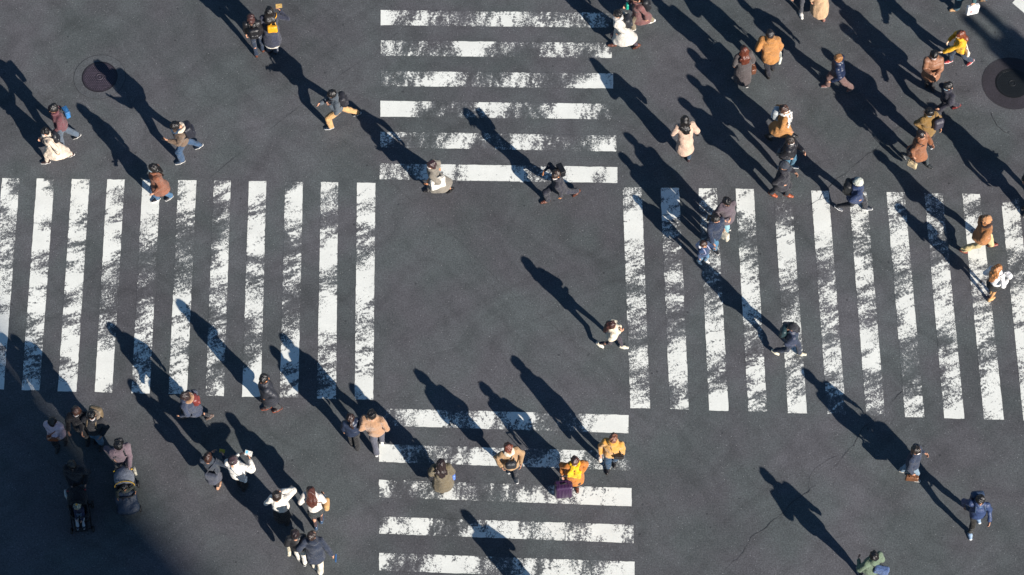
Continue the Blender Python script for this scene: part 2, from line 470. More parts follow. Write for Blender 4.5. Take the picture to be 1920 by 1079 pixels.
rs = np.random.RandomState(7)
def stripe(p00, p10, p11, p01, lanes, name='crosswalk_stripe', z=0.008, PAINT=None, worn=0.0):
    PAINT = PAINT or PAINT_LR
    """p00->p01 runs along the length, p00->p10 across; lanes = two strings of paint coverage digits along the length"""
    nl, nw = 61, 7
    C = [at(*p)[:2] for p in (p00, p10, p11, p01)]
    V = []; cov = []
    dig = [np.array([int(ch) for ch in s], float) for s in lanes]
    for i in range(nl):
        t = i / (nl - 1)
        for j in range(nw):
            u = j / (nw - 1)
            p = (C[0] * (1 - u) + C[1] * u) * (1 - t) + (C[3] * (1 - u) + C[2] * u) * t
            e = 0.0035 * rs.randn(2) if (j in (0, nw - 1) or i in (0, nl - 1)) else 0
            V.append((*(p + e), z))
            x = np.clip(t * len(dig[0]) - 0.5, 0, len(dig[0]) - 1)
            a = np.interp(x, np.arange(len(dig[0])), dig[0]); b = np.interp(x, np.arange(len(dig[1])), dig[1])
            w = np.clip((u - 0.2) / 0.6, 0, 1)
            cov.append(a * (1 - w) + b * w - (0.9 * rs.rand() if (j in (0, nw - 1) or i in (0, nl - 1)) else 0))
    Fq = np.array([(i * nw + j, i * nw + j + 1, (i + 1) * nw + j + 1, (i + 1) * nw + j) for i in range(nl - 1) for j in range(nw - 1)])
    A, B, D = np.array(V[Fq[0][0]]), np.array(V[Fq[0][1]]), np.array(V[Fq[0][3]])
    if np.cross(B - A, D - A)[2] < 0: Fq = Fq[:, ::-1]
    me = mesh_from(name, V, Fq, False)
    c = np.array(cov)
    c = np.interp(c, [0, 1, 2, 3, 4, 5, 6, 7, 8, 9], [-0.15, -0.02, 0.09, 0.20, 0.30, 0.41, 0.52, 0.64, 0.80, 1.02])
    if PAINT is PAINT_TB: c = c - 0.09 * (1 - np.abs(2 * np.clip(c, 0, 1) - 1)) - 0.03
    c = c - worn
    at_ = me.attributes.new('coverage', 'FLOAT', 'POINT'); at_.data.foreach_set('value', c.astype(np.float32))
    return obj(name, me, PAINT, road)

LTL = [-62, 4.1, 69.2, 134.8, 201, 267.3, 334.3, 400.9, 466.9, 534.8, 601.9, 669.4]
LTR = [-29, 36.9, 102.2, 168.2, 234, 301, 368.4, 433.1, 499.3, 568.1, 634.1, 704]
LTY = [333.6, 334.4, 335.2, 336.3, 337, 337.8, 338.5, 339.3, 340, 341.5, 342, 343]
LBL = [-98, -28, 40.7, 108.4, 177.6, 246.5, 316, 385.5, 453.8, 524.5, 594.4, 665]
LBR = [-63, 7.1, 74, 143.4, 210.4, 280.7, 350.6, 419.6, 489, 559, 630, 699.8]
LBY = [729, 730.3, 732, 734.4, 735.7, 738, 739, 742.5, 744.6, 746, 748, 749.5]
LCOV = [('77777676777777777777',) * 2,
        ('88756564586949995758', '45965464575859994869'), ('99997996597694584748', '37994894486696747448'),
        ('79787848497384788469', '69855939596584789679'), ('97959899564436469999', '93669595432234359996'),
        ('88986532222346575667', '89978632322366657479'), ('85743324335986946767', '88854323445865856688'),
        ('56231244774725466434', '67353577864636465348'), ('89568883747874222689', '87579674736757346898'),
        ('38674214453336389665', '68875526742235889566'), ('85725799756889755545', '74525798437888656466'),
        ('88594734898776677697', '97693537986665767598')]
for i in range(12):
    stripe((LTL[i], LTY[i]), (LTR[i], LTY[i] + 0.4), (LBR[i], LBY[i] + 0.6), (LBL[i], LBY[i]), LCOV[i])
RTL = [1167.1, 1238.4, 1310, 1379, 1450, 1521, 1591.5, 1662, 1733, 1804, 1876, 1948]
RTR = [1203.1, 1273.3, 1343.8, 1413.1, 1484, 1553.8, 1625, 1696, 1767.5, 1837, 1909, 1981]
RTY = [351.6, 352.5, 353.5, 354.5, 356.2, 358, 359.4, 360.7, 363, 364, 366, 368]
RBL = [1182, 1256, 1329.7, 1403, 1477.5, 1551, 1624, 1697, 1770.4, 1845, 1919, 1993]
RBR = [1219, 1291.8, 1366, 1438.5, 1513, 1586, 1659.5, 1733.4, 1808.4, 1882.5, 1956, 2030]
RBY = [765.8, 767.5, 770.5, 771.5, 775, 777.5, 780, 782.5, 785, 787, 789, 791]
RCOV = [('65899777647664375578', '67999676547644486448'), ('78854545657235598744', '88744446747336897748'),
        ('85455555344688874579', '67545465346788864589'), ('78653478787855457767', '89755447787754468865'),
        ('21277887433566765578', '32568987545776657779'), ('98998754566755685653', '88998655565655686754'),
        ('68765687755579684555', '68645567765568874565'), ('76679655577683343477', '65578655588973353577'),
        ('56654448669743665669', '65654569678684878769'), ('74789968656776566787', '63669867546775578988'),
        ('29979534687689776788', '29668544697789877888'), ('66778876667776667777',) * 2]
for i in range(12):
    stripe((RTL[i], RTY[i]), (RTR[i], RTY[i] + 0.5), (RBR[i], RBY[i] + 0.8), (RBL[i], RBY[i]), RCOV[i], worn=0.07)
TT = [(713.8, -37, -9, 1141.5, -32, -4), (713.8, 19.5, 47.9, 1144.3, 24.7, 52.7), (713.8, 76.5, 105, 1147.2, 81.3, 109.4),
      (714, 133.8, 162, 1149.5, 138.3, 166.5), (713.4, 189.7, 219.4, 1152, 195.5, 224.5),
      (713.2, 247.6, 277, 1155.5, 254.5, 284.5), (712, 307, 336.8, 1157.7, 313.8, 343.7)]
TCOV = [('66677776666777777666',) * 2,
        ('96476443557874544676', '95685455678937757656'), ('76443369984344677355', '54445569853222774258'),
        ('33558873324865233688', '54779865447774237999'), ('99965324787634699863', '99844224586434699643'),
        ('76433577434687322357', '64443896334886222688'), ('66668978999865689979', '77566759999865689969')]
BB = [(710.7, 766.2, 798.5, 1178.5, 778.7, 813), (710.7, 833.5, 866.7, 1182, 847.5, 882.6), (710.7, 900, 932.5, 1184.3, 915.7, 950),
      (711, 969, 1001, 1188, 985, 1019), (711, 1037, 1070, 1190, 1053.8, 1088), (711.4, 1105, 1139, 1193, 1123, 1158)]
BCOV = [('36788656878882247899', '25698447865753257999'), ('97656557876556786411', '98746668986568875644'),
        ('83564764244666687789', '73366843346887779899'), ('66886235779569656986', '77876268889568877896'),
        ('74357888544867875689', '74478997545957875799'), ('66778876667776667777',) * 2]
for T, Cv in ((TT, TCOV), (BB, BCOV)):
    for (xl, a, b, xr, c, d), cv in zip(T, Cv):
        stripe((xl, a), (xl, b), (xr, d), (xr, c), cv, PAINT=PAINT_TB)
stripe((1898, 6), (1922, 27), (1975, -14), (1940, -40), ('9999', '9999'))
stripe((976, 318), (983.5, 318), (982, 342.5), (974.5, 342.5), ('9999', '9999'), 'paint_dab', 0.0105)

m_, nt_, bs_ = new_mat('crack_filler')
bs_.inputs['Base Color'].default_value = (0.028, 0.029, 0.033, 1); bs_.inputs['Roughness'].default_value = 0.9
CRACK = m_
def crack(P, w, wob, seed, name='crack'):
    rg = np.random.RandomState(seed)
    G = [at(*p)[:2] for p in P]; pts = []
    for a, b in zip(G[:-1], G[1:]):
        n = max(2, int(np.linalg.norm(b - a) / 0.12))
        for i in range(n): pts.append(a + (b - a) * i / n)
    pts.append(G[-1]); pts = np.array(pts)
    off = (np.convolve(rg.randn(len(pts) + 4), np.ones(3) / 3, 'same')[2:-2] + 1.6 * np.convolve(rg.randn(len(pts) + 24), np.ones(12) / 12, 'same')[12:-12]) * wob
    gate = np.clip(np.convolve(rg.rand(len(pts) + 12), np.ones(6) / 6, 'same')[6:-6] * 5 - 1.75, 0.12, 1.15)
    V = []; m = len(pts)
    for i in range(m):
        t = pts[min(i + 1, m - 1)] - pts[max(i - 1, 0)]; t /= np.linalg.norm(t) + 1e-9
        nn = np.array([-t[1], t[0]]); ww = w * gate[i] * (0.35 + 0.9 * rg.rand()) * min(1, 4 * min(i + 1, m - i) / m + 0.15)
        p = pts[i] + nn * off[i]
        V += [(*(p + nn * ww / 2), 0.0125), (*(p - nn * ww / 2), 0.0125)]
    Fq = [(2 * i, 2 * i + 1, 2 * i + 3, 2 * i + 2) for i in range(m - 1)]
    return obj(name, mesh_from(name, V, Fq, False), CRACK, road)
crack([(40, 622), (83, 592), (120, 560), (153, 533), (193, 502), (227, 473), (267, 442), (293, 418), (333, 380), (405, 325), (528, 226), (643, 139), (714, 89), (765, 45), (825, -5)], 0.007, 0.006, 1, 'asphalt_seam')
crack([(400, 30), (480, 111), (539, 167), (577, 198), (643, 264), (713, 323), (761, 368), (860, 450), (955, 548), (1060, 628), (1145, 695), (1182, 727), (1230, 768), (1290, 818)], 0.006, 0.008, 2, 'asphalt_seam')
crack([(1717, 218), (1700, 230), (1667, 250), (1643, 272), (1622, 295), (1597, 317), (1573, 337), (1548, 363), (1520, 390), (1487, 420), (1460, 440), (1440, 462), (1420, 476)], 0.013, 0.05, 3)
crack([(1690, 660), (1573, 719), (1510, 776), (1420, 850), (1330, 930)], 0.005, 0.006, 4, 'asphalt_seam')
crack([(1740, 690), (1690, 738), (1627, 799), (1603, 826), (1580, 856), (1567, 872), (1540, 899), (1507, 926), (1473, 956), (1460, 969), (1440, 991), (1370, 1050), (1335, 1085)], 0.013, 0.055, 5)
crack([(1858, 210), (1862, 222), (1870, 237), (1883, 248), (1895, 254), (1909, 255)], 0.016, 0.01, 6)
crack([(1508, 930), (1530, 880), (1552, 862), (1580, 850)], 0.006, 0.03, 8)
crack([(1100, 690), (1125, 704), (1147, 722)], 0.008, 0.02, 9)

def manhole(c_px, r_cover, r_frame, r_patch, dark, label):
    c = at(*c_px); e = empty('manhole_cover', (c[0], c[1], 0.004)); tag(e, label, 'manhole cover', 'manhole covers in the road')
    IR = mat('castiron', dark)
    if r_patch:
        m, nt, bs = new_mat('asphalt_patch'); pos, col, h = asphalt_nodes(nt)
        nt.l(nt.mix(1.0, col, (0.9, 0.92, 0.93) if r_patch < 0.72 else (0.29, 0.25, 0.30), 'MULTIPLY'), bs.inputs['Base Color']); bs.inputs['Roughness'].default_value = 0.85
        bump(nt, h, 0.25, 0.01, bs)
        b = MB(); N = 72; rg = np.random.RandomState(3)
        V = []; 
        for k in range(N):
            an = 2 * math.pi * k / N; rr = r_patch * (1 + 0.006 * rg.randn())
            V += [(r_frame * math.cos(an), r_frame * math.sin(an), 0.005), (rr * math.cos(an), rr * math.sin(an), 0.005)]
        b.add(V, [(2 * k, 2 * k + 1, 2 * ((k + 1) % N) + 1, 2 * ((k + 1) % N)) for k in range(N)])
        b.build('repair_collar', m, e)
        b = MB(); b.tube([(r_patch * math.cos(2 * math.pi * k / 72), r_patch * math.sin(2 * math.pi * k / 72), 0.002) for k in range(72)], 0.006, 5, True)
        b.build('collar_joint', CRACK, e)
    b = MB(); b.lathe([(r_frame, 0.0), (r_frame, 0.009), (r_cover + 0.012, 0.011), (r_cover + 0.008, 0.003)], 64); b.build('frame', mat('castiron', tuple(int(v * 0.7) for v in dark)), e)
    b = MB(); b.lathe([(r_cover, 0.004), (r_cover, 0.011), (r_cover - 0.035, 0.0115), (r_cover - 0.037, 0.0085), (0.005, 0.0085)], 64); b.build('lid', IR, e)
    b = MB(); st = 0.055
    n = int(r_cover / st) + 1
    for i in range(-n, n + 1):
        for j in range(-n, n + 1):
            x, y = i * st + (st / 2 if j % 2 else 0), j * st * 0.87
            if 0.125 < math.hypot(x, y) < r_cover - 0.055:
                b.box((x, y, 0.012), (0.017, 0.013, 0.005))
    tag(b.build('raised_studs', mat('castiron', tuple(int(v * 1.45) for v in dark)), e), kind='stuff')
    b = MB(); b.tube([(0.085 * math.cos(2 * math.pi * k / 24), 0.085 * math.sin(2 * math.pi * k / 24), 0.0105) for k in range(24)], 0.013, 6, True)
    b.box((0, 0, 0.012), (0.03, 0.03, 0.004), bev=0.002); b.build('emblem', mat('castiron', tuple(int(v * 1.35) for v in dark)), e)
manhole((187, 145), 0.455, 0.485, 0.70, (54, 48, 57), 'round cast iron manhole cover under a phone user\'s shadow, ringed by a grey repair patch')
manhole((1898, 157), 0.43, 0.465, 0.82, (13, 18, 22), 'dark manhole cover with a broad purplish asphalt collar at the right edge')

# ------------------------------------------------------------------ what stands outside the frame and throws the large shadows
SH = np.array([math.cos(SUN_AZ), math.sin(SUN_AZ)])
def caster(px, py, h):
    g = at(px, py); return np.array([*(g[:2] + SH * h / math.tan(SUN_EL)), h])
TH, TDIST = 96.0, 138.0
corner = at(252, 926)[:2] + SH * TDIST
along = np.array([SH[1], -SH[0]])                     # towards the lower left of the picture
tw = empty('office_tower', (corner[0], corner[1], 0), math.atan2(along[1], along[0]))
tag(tw, 'tall concrete office tower out of view whose shadow darkens the lower left corner', 'building')
sgn = 1.0
W_, D_ = 34.0, 22.0
b = MB(); b.box((W_ / 2, sgn * D_ / 2, TH / 2), (W_ / 2, D_ / 2, TH / 2)); b.build('wall', mat('concrete', (150, 146, 140)), tw)
for fl in range(23):
    b = MB(); b.box((W_ / 2, sgn * D_ / 2, 3.5 + fl * 3.9), (W_ / 2 + 0.06, D_ / 2 + 0.06, 0.95)); b.build('window_band', mat('glass', (52, 66, 78)), tw)
b = MB(); b.box((W_ * 0.6, sgn * D_ * 0.55, TH + 1.5), (6, 5, 1.5)); b.build('roof_plant_room', mat('concrete', (120, 120, 118)), tw)

# road sign on two posts beyond the right edge (soft bars of shadow at the upper right)
top = caster(1822, 22, 9.0)
sg = empty('guide_sign', (top[0], top[1], 0.004), math.atan2(SH[1], SH[0]) + math.pi / 2)
tag(sg, 'grey guide sign on two posts out of view throwing a barred shadow at upper right', 'sign')
for x in (-0.27, 0.27):
    b = MB(); b.tube([(x, 0, 0), (x, 0, 9.0)], 0.15, 12); b.build('post', mat('metal', (120, 122, 124)), sg)
b = MB(); b.box((0, 0.19, 7.0), (0.52, 0.03, 1.45), bev=0.01); b.build('sign_panel', mat('plastic', (60, 90, 120)), sg)

# ------------------------------------------------------------------ people
def rot(ax, a):
    c, s = math.cos(a), math.sin(a)
    return np.array({'x': [[1, 0, 0], [0, c, -s], [0, s, c]], 'y': [[c, 0, s], [0, 1, 0], [-s, 0, c]], 'z': [[c, -s, 0], [s, c, 0], [0, 0, 1]]}[ax])
def ik(a, t, l1, l2, hint):
    a, t = np.asarray(a, float), np.asarray(t, float)
    d = t - a; L = np.linalg.norm(d)
    if L > 0.995 * (l1 + l2): t = a + d * (0.995 * (l1 + l2) / L); d = t - a; L = np.linalg.norm(d)
    u = d / (L + 1e-9); h = np.asarray(hint, float); h = h - u * (h @ u); h = unit(h)
    x = (l1 * l1 - l2 * l2 + L * L) / (2 * L); y = math.sqrt(max(l1 * l1 - x * x, 0))
    return a + u * x + h * y, t
class Ctx: pass
HANDS = {'down': (.245, .03, .80), 'fwd': (.235, .24, .90), 'back': (.27, -.20, .86), 'pocket': (.175, .055, .93), 'phone': (.075, .33, 1.13),
         'strap': (.13, .17, 1.24), 'fold': (-.05, .20, 1.10), 'push': (.19, .44, 1.02), 'face': (.06, .19, 1.42), 'hold': (.25, .20, 1.02), 'bag': (.27, .04, .82),
         'up': (.30, .22, 1.35), 'link': (.36, .10, .95)}
SEED = [0]
EYE = None
def person(label, head, hd, H=1.66, feet=None, stride=0.35, lead='L', top=None, inner=None, legs=None, skirt=None, shoe=((40, 38, 38), (215, 212, 205)),
           hair=((30, 24, 22), 'short'), hat=None, mask=None, scarf=None, hl=None, hr=None, skin=(206, 152, 122), yaw=0.0, pitch=12.0, wide=1.0, seat=None,
           group='people crossing the road'):
    H *= 1.035; SEED[0] += 1; seed = SEED[0]; s = H / 1.7; rg = random.Random(seed)
    th = math.radians(hd); fw = np.array([math.cos(th), math.sin(th)]); rt = np.array([math.sin(th), -math.cos(th)])
    P = Ctx(); P.s = s; P.H = H; P.th = th
    hz = H - 0.115 * s
    if seat is None:
        hw = at(*head, hz)[:2]
        if feet:
            q = [at(*f, 0.04)[:2] for f in feet]
        else:
            b0 = hw - fw * 0.05
            q = [b0 + fw * stride * 0.5, b0 - fw * stride * 0.5]
            if lead == 'R': q = q[::-1]
            q = [q[0] - rt * 0.09 * s, q[1] + rt * 0.09 * s]
        o = (q[0] + q[1]) / 2
        loc = lambda w: np.array([(w - o) @ rt, (w - o) @ fw])
        hx, hy = loc(hw)
        ex, ey = hx - np.clip(hx, -0.10, 0.10), hy - np.clip(hy, -0.04, 0.22)
        o = o + rt * ex + fw * ey
        hx -= ex; hy -= ey
        f = sorted([loc(w) + np.array([ex, ey]) * 0 for w in q], key=lambda v: v[0])
        mx = (f[0][0] + f[1][0]) / 2
        fl = np.array([np.clip(f[0][0] - mx, -0.15, -0.07) * s, f[0][1]]); fr = np.array([np.clip(f[1][0] - mx, 0.07, 0.15) * s, f[1][1]])
        my = (fl[1] + fr[1]) / 2; fl[1] -= my; fr[1] -= my
        sep = abs(fl[1] - fr[1]); mxs = 0.92 * s
        if sep > mxs: fl[1] *= mxs / sep; fr[1] *= mxs / sep
        base = np.array([o[0], o[1], 0.0085])
    else:
        base, fl, fr, hx, hy = np.array(seat[0], float), None, None, 0.0, 0.0
    P.base = base; P.rz = th - math.pi / 2
    R2 = rot('z', P.rz)
    P.world = lambda p: base + R2 @ np.asarray(p, float)
    P.local = lambda w: R2.T @ (np.asarray(w, float) - base)
    root = empty('person', base, P.rz); tag(root, label, 'person', group); P.root = root
    X = np.array([1.0, 0, 0])
    # ---- skeleton
    if seat is None:
        ank = []
        for f_, other in ((fl, fr), (fr, fl)):
            lift = 0.0; pitchf = 0.0
            if f_[1] < other[1] - 0.40 * s: lift = 0.075 * s; pitchf = 0.55
            ank.append((np.array([f_[0], f_[1] - 0.05 * s, 0.082 * s + lift]), pitchf))
        pel = np.array([hx * 0.45, hy * 0.45, 0.53 * H])
        hips = [pel + np.array([-0.085 * s, 0, 0]), pel + np.array([0.085 * s, 0, 0])]
        LL = 0.49 * H * 0.99
        for hp, (a, _) in zip(hips, ank):
            dd = np.linalg.norm((hp - a)[:2]); pel[2] = min(pel[2], a[2] + math.sqrt(max(LL * LL - dd * dd, 0.1)))
    else:
        pz, py, fy, fz = seat[1]
        ank = [(np.array([sx * 0.07, fy, fz]), -0.3) for sx in (-1, 1)]
        pel = np.array([0, py, pz]); hx, hy, hz = 0.0, py + 0.03, pz + 0.43 * H
    hips = [pel + np.array([-0.085 * s, 0, 0]), pel + np.array([0.085 * s, 0, 0])]
    drop = (0.53 * H - pel[2]) if seat is None else 0.0
    hc = np.array([hx, hy, hz - drop])
    if seat is None:                       # keep the head where it is seen although the stride lowers it
        pass
    nz = hc[2] - 0.165 * s
    N = pel + (hc - pel) * ((nz - pel[2]) / (hc[2] - pel[2])) * 0.97
    chest = pel + (N - pel) * 0.66
    sw = 0.178 * s * wide
    tw = 0.05 * s if fl is None else float(np.clip((fr[1] - fl[1]) * 0.14, -0.07, 0.07))
    sho = [N + np.array([-sw, -tw * -1 if False else tw, -0.055 * s]), N + np.array([sw, -tw, -0.055 * s])]
    knees = []
    for i in (0, 1):
        k_, a_ = ik(hips[i], ank[i][0], 0.245 * H, 0.245 * H, (0.12 * (-1, 1)[i], 1, 0.25))
        knees.append(k_)
    hands = []; elb = []; wri = []
    for i, spec in ((0, hl), (1, hr)):
        sx = (-1, 1)[i]
        if spec is None:
            my_fwd = (fr[1] > fl[1]) if (i == 0 and fl is not None) else ((fl[1] > fr[1]) if fl is not None else True)
            big = fl is not None and abs(fl[1] - fr[1]) > 0.3
            spec = ('fwd' if my_fwd else 'back') if big else 'down'
        if isinstance(spec, str):
            t = np.array(HANDS[spec]) * s; t[0] *= sx; t[0] *= (0.5 + 0.5 * wide)
            t = t + np.array([chest[0] * 0.8, chest[1] * 0.8, -drop])
        elif spec[0] == 'px':
            t = P.local(at(spec[1], spec[2], spec[3]))
        else: t = np.array(spec, float)
        hint = (0.55 * sx, -0.8, -0.35)
        e_, w_ = ik(sho[i], t, 0.172 * H, 0.155 * H, hint)
        elb.append(e_); wri.append(w_)
    P.wri = wri; P.pel = pel; P.chest = chest; P.N = N; P.hc = hc; P.sho = sho; P.hand = []
    Rh = rot('z', math.radians(yaw)) @ rot('x', -math.radians(pitch)); P.Rh = Rh
    hp = lambda v: hc + Rh @ (np.array(v, float) * hs)
    hs = 1.13 * (0.5 + 0.5 * s)
    allp = np.array([*hips, *knees, *[a for a, _ in ank], *sho, *elb, *wri, hc, pel])
    lo, hi = allp.min(0) - 0.24, allp.max(0) + 0.24
    lo[2] = max(lo[2], -0.03)
    # ---- body (one mesh: trunk, limbs, neck, head, hands)
    B = Soft(lo, hi, 0.019)
    B.cone(pel, chest, (0.125 * s, 0.09 * s), (0.14 * s, 0.095 * s), X); B.cone(chest, N - np.array([0, 0, 0.06 * s]), (0.14 * s, 0.09 * s), (0.10 * s, 0.07 * s), X)
    B.cone(N - np.array([0, 0, 0.05 * s]), hc - np.array([0, 0.01, 0.05]) * s, 0.056 * s, 0.05 * s)
    for i in (0, 1):
        B.cone(sho[i], elb[i], 0.045 * s, 0.036 * s); B.cone(elb[i], wri[i], 0.036 * s, 0.026 * s)
        B.cone(N - np.array([0, 0, 0.05 * s]), sho[i], 0.05 * s, 0.045 * s)
        B.cone(hips[i], knees[i], 0.074 * s, 0.05 * s)
        kn, an = knees[i], ank[i][0]
        B.cone(kn, kn + (an - kn) * 0.35 + np.array([0, -0.012, 0]), 0.047 * s, 0.048 * s); B.cone(kn + (an - kn) * 0.35 + np.array([0, -0.012, 0]), an, 0.047 * s, 0.032 * s)
    parts = [B.mesh()]
    Hd = Soft(hc - 0.18 * hs, hc + 0.18 * hs, 0.0105)
    Hd.ell(hp((0, -0.008, 0.022)), np.array([0.077, 0.096, 0.092]) * hs, Rh)
    Hd.ell(hp((0, 0.02, -0.045)), np.array([0.058, 0.066, 0.073]) * hs, Rh, k=0.035)
    Hd.cone(hp((0, 0.086, 0.0)), hp((0, 0.102, -0.030)), 0.009, 0.014, k=0.014)
    Hd.ell(hp((0, 0.083, -0.066)), (0.024, 0.014, 0.009), Rh, k=0.012)
    Hd.ell(hp((0, 0.07, -0.105)), (0.022, 0.016, 0.014), Rh, k=0.02)
    for sx in (-1, 1):
        Hd.ell(hp((sx * 0.08, -0.005, -0.012)), np.array([0.012, 0.026, 0.034]) * hs, Rh, k=0.008)
        Hd.ell(hp((sx * 0.032, 0.097, 0.006)), (0.017, 0.012, 0.010), Rh, k=0.012, mode='sub')
    Hd.cone(hp((0, -0.012, -0.06)), hp((0, -0.03, -0.15)), 0.05 * hs, 0.05 * hs, k=0.03)
    parts.append(Hd.mesh())
    for i in (0, 1):
        sx = (-1, 1)[i]
        u = unit(wri[i] - elb[i]); n_ = np.array([-sx, 0.15, 0.1]); n_ = unit(n_ - u * (n_ @ u)); w_ = np.cross(u, n_)
        if w_[1] < 0: w_ = -w_
        c0 = wri[i]; P.hand.append(c0 + u * 0.085 * s)
        M = Soft(c0 - 0.21, c0 + 0.21, 0.0075)
        M.cone(c0 - u * 0.03, c0 + u * 0.015, 0.024 * s, 0.025 * s, k=0.01)
        M.cone(c0 + u * 0.02 * s, c0 + u * 0.075 * s, (0.03 * s, 0.015 * s), (0.040 * s, 0.014 * s), w_, k=0.012)
        gr = 0.9 if spec else 0.5
        for j, (off_, ln) in enumerate(((0.030, 0.070), (0.010, 0.080), (-0.010, 0.074), (-0.029, 0.058))):
            b0 = c0 + (u * 0.085 + w_ * off_) * s
            b1 = b0 + unit(u + n_ * (0.35 + 0.08 * j)) * ln * 0.5 * s
            b2 = b1 + unit(u * 0.6 + n_ * (0.8 + 0.1 * j)) * ln * 0.5 * s
            M.path([b0 - u * 0.012, b1, b2], [0.0098 * s, 0.0092 * s, 0.0078 * s], k=0.004)
        t0 = c0 + (u * 0.03 + w_ * 0.03) * s; t1 = t0 + unit(u * 0.7 + w_ * 0.7 + n_ * 0.4) * 0.04 * s; t2 = t1 + unit(u + w_ * 0.2 + n_ * 0.4) * 0.03 * s
        M.path([t0, t1, t2], [0.014 * s, 0.0115 * s, 0.009 * s], k=0.008)
        parts.append(M.mesh())
    Vs, Qs, n0 = [], [], 0
    for v, q_ in parts: Vs.append(v); Qs.append(q_ + n0); n0 += len(v)
    obj('body', mesh_from('body', np.concatenate(Vs), np.concatenate(Qs)), mat('skin', skin), root)
    if mask is None:
        for sx in (-1, 1):
            b = MB(); b.lathe([(0.001, -0.004), (0.011, 0), (0.001, 0.004)], 8, hp((sx * 0.031, 0.088, 0.006)), Rh)
            b.build('eye', mat('plastic', (28, 22, 20)), root, True)
    else:
        M = Soft(hc - 0.17 * hs, hc + 0.17 * hs, 0.0095)
        M.ell(hp((0, 0.022, -0.052)), np.array([0.068, 0.083, 0.074]) * hs, Rh); M.ell(hp((0, 0.09, -0.035)), (0.022, 0.022, 0.03), Rh, k=0.02)
        M.cut(hp((0, 0.035, 0)), Rh @ np.array([0, -1, 0.0])); M.cut(hp((0, 0, -0.012)), Rh @ np.array([0, -0.25, 1.0]))
        M.build('face_mask', mat('fabric', mask), root)
    # ---- lower garments
    bare = None
    if legs:
        k_, c_, w_ = legs if len(legs) == 3 else (*legs, 0.0)
        T = Soft(lo, hi, 0.016)
        T.cone(pel + np.array([0, 0, 0.09 * s]), pel - np.array([0, 0, 0.03 * s]), (0.145 * s, 0.11 * s), (0.155 * s, 0.115 * s), X, k=0.03)
        for i in (0, 1):
            an = ank[i][0] + np.array([0, 0, 0.01])
            T.cone(hips[i] - np.array([0, 0, 0.02 * s]), knees[i], (0.092 + 0.6 * w_) * s, (0.066 + w_) * s, k=0.03)
            T.cone(knees[i], an, (0.066 + w_) * s, (0.050 + 1.1 * w_) * s, k=0.02)
        T.folds(0.008 if w_ > -0.006 else 0.002, 26, seed, 0.9)
        T.cut((0, 0, 0.055 * s if seat is None else -9), (0, 0, -1))
        T.build('trousers' if w_ > -0.006 else 'tights', mat(k_, c_), root)
    if skirt:
        k_, c_, hem, fl_ = skirt
        T = Soft(lo - 0.1, hi + 0.1, 0.016); zb = hem * s
        yb = sum((hips[i] + (ank[i][0] - hips[i]) * np.clip((hips[i][2] - zb) / (hips[i][2] - ank[i][0][2]), 0, 1))[1] for i in (0, 1)) / 2
        ext = abs(ank[0][0][1] - ank[1][0][1]) * np.clip((pel[2] - zb) / pel[2], 0, 1) * 0.5
        T.cone(pel + np.array([0, 0, 0.12 * s]), np.array([pel[0], yb, zb - 0.05]), (0.15 * s, 0.115 * s), ((0.19 + fl_) * s, (0.15 + fl_) * s + ext), X, k=0.03)
        T.folds(0.010, 30, seed + 3, 0.12); T.cut((0, 0, zb), (0, 0, -1))
        T.build('skirt', mat(k_, c_), root)
    # ---- shoes
    for i in (0, 1):
        an, pf = ank[i]
        Rf = rot('z', math.radians((6, -6)[i])) @ rot('x', -pf)
        ft = lambda y, z, x=0.0: an + Rf @ (np.array([x, y, z]) * s)
        blo, bhi = an - 0.30 * s, an + 0.30 * s
        S_ = Soft(blo, bhi, 0.0115)
        S_.cone(ft(-0.035, -0.045), ft(0.07, -0.05), (0.040 * s, 0.040 * s), (0.048 * s, 0.034 * s), Rf @ X, k=0.02)
        S_.cone(ft(0.07, -0.05), ft(0.165, -0.058), (0.048 * s, 0.034 * s), (0.036 * s, 0.024 * s), Rf @ X, k=0.02)
        S_.cone(ft(-0.02, 0.0), ft(-0.02, -0.04), 0.046 * s, 0.044 * s, k=0.02)
        S_.cut(ft(0, -0.074), Rf @ np.array([0, 0, -1.0]))
        so = S_.build('shoe', mat('leather', shoe[0]), root)
        D_ = Soft(blo, bhi, 0.0115)
        D_.cone(ft(-0.04, -0.066), ft(0.07, -0.066), (0.043 * s, 0.04 * s), (0.052 * s, 0.04 * s), Rf @ X, k=0.02)
        D_.cone(ft(0.07, -0.066), ft(0.17, -0.066), (0.052 * s, 0.04 * s), (0.038 * s, 0.03 * s), Rf @ X, k=0.02)
        D_.cut(ft(0, -0.058), Rf @ np.array([0, 0, 1.0])); D_.cut(ft(0, -0.082), Rf @ np.array([0, 0, -1.0]))
        D_.build('sole', mat('rubber', shoe[1]), so)
    # ---- upper garments
    g = dict(k='fabric', c=(60, 60, 66), hem=0.84, bulk=0.0, flare=0.0, hood=None, hc=None, puff=0, collar=0.028, sl=1.0)
    g.update(top or {}); bk = g['bulk']
    G = Soft(lo - 0.05, hi + 0.05, 0.0155); zb = g['hem'] * s - drop
    hipw = (0.165 + bk) * s
    G.cone(chest, N - np.array([0, 0, 0.075 * s]), ((0.165 + bk) * s * wide, (0.118 + bk) * s), ((0.125 + bk * 0.6) * s * wide, (0.085 + bk * 0.6) * s), X, k=0.04)
    G.cone(chest, pel + np.array([0, 0, 0.02]), ((0.165 + bk) * s * wide, (0.118 + bk) * s), (hipw, (0.125 + bk) * s), X, k=0.05)
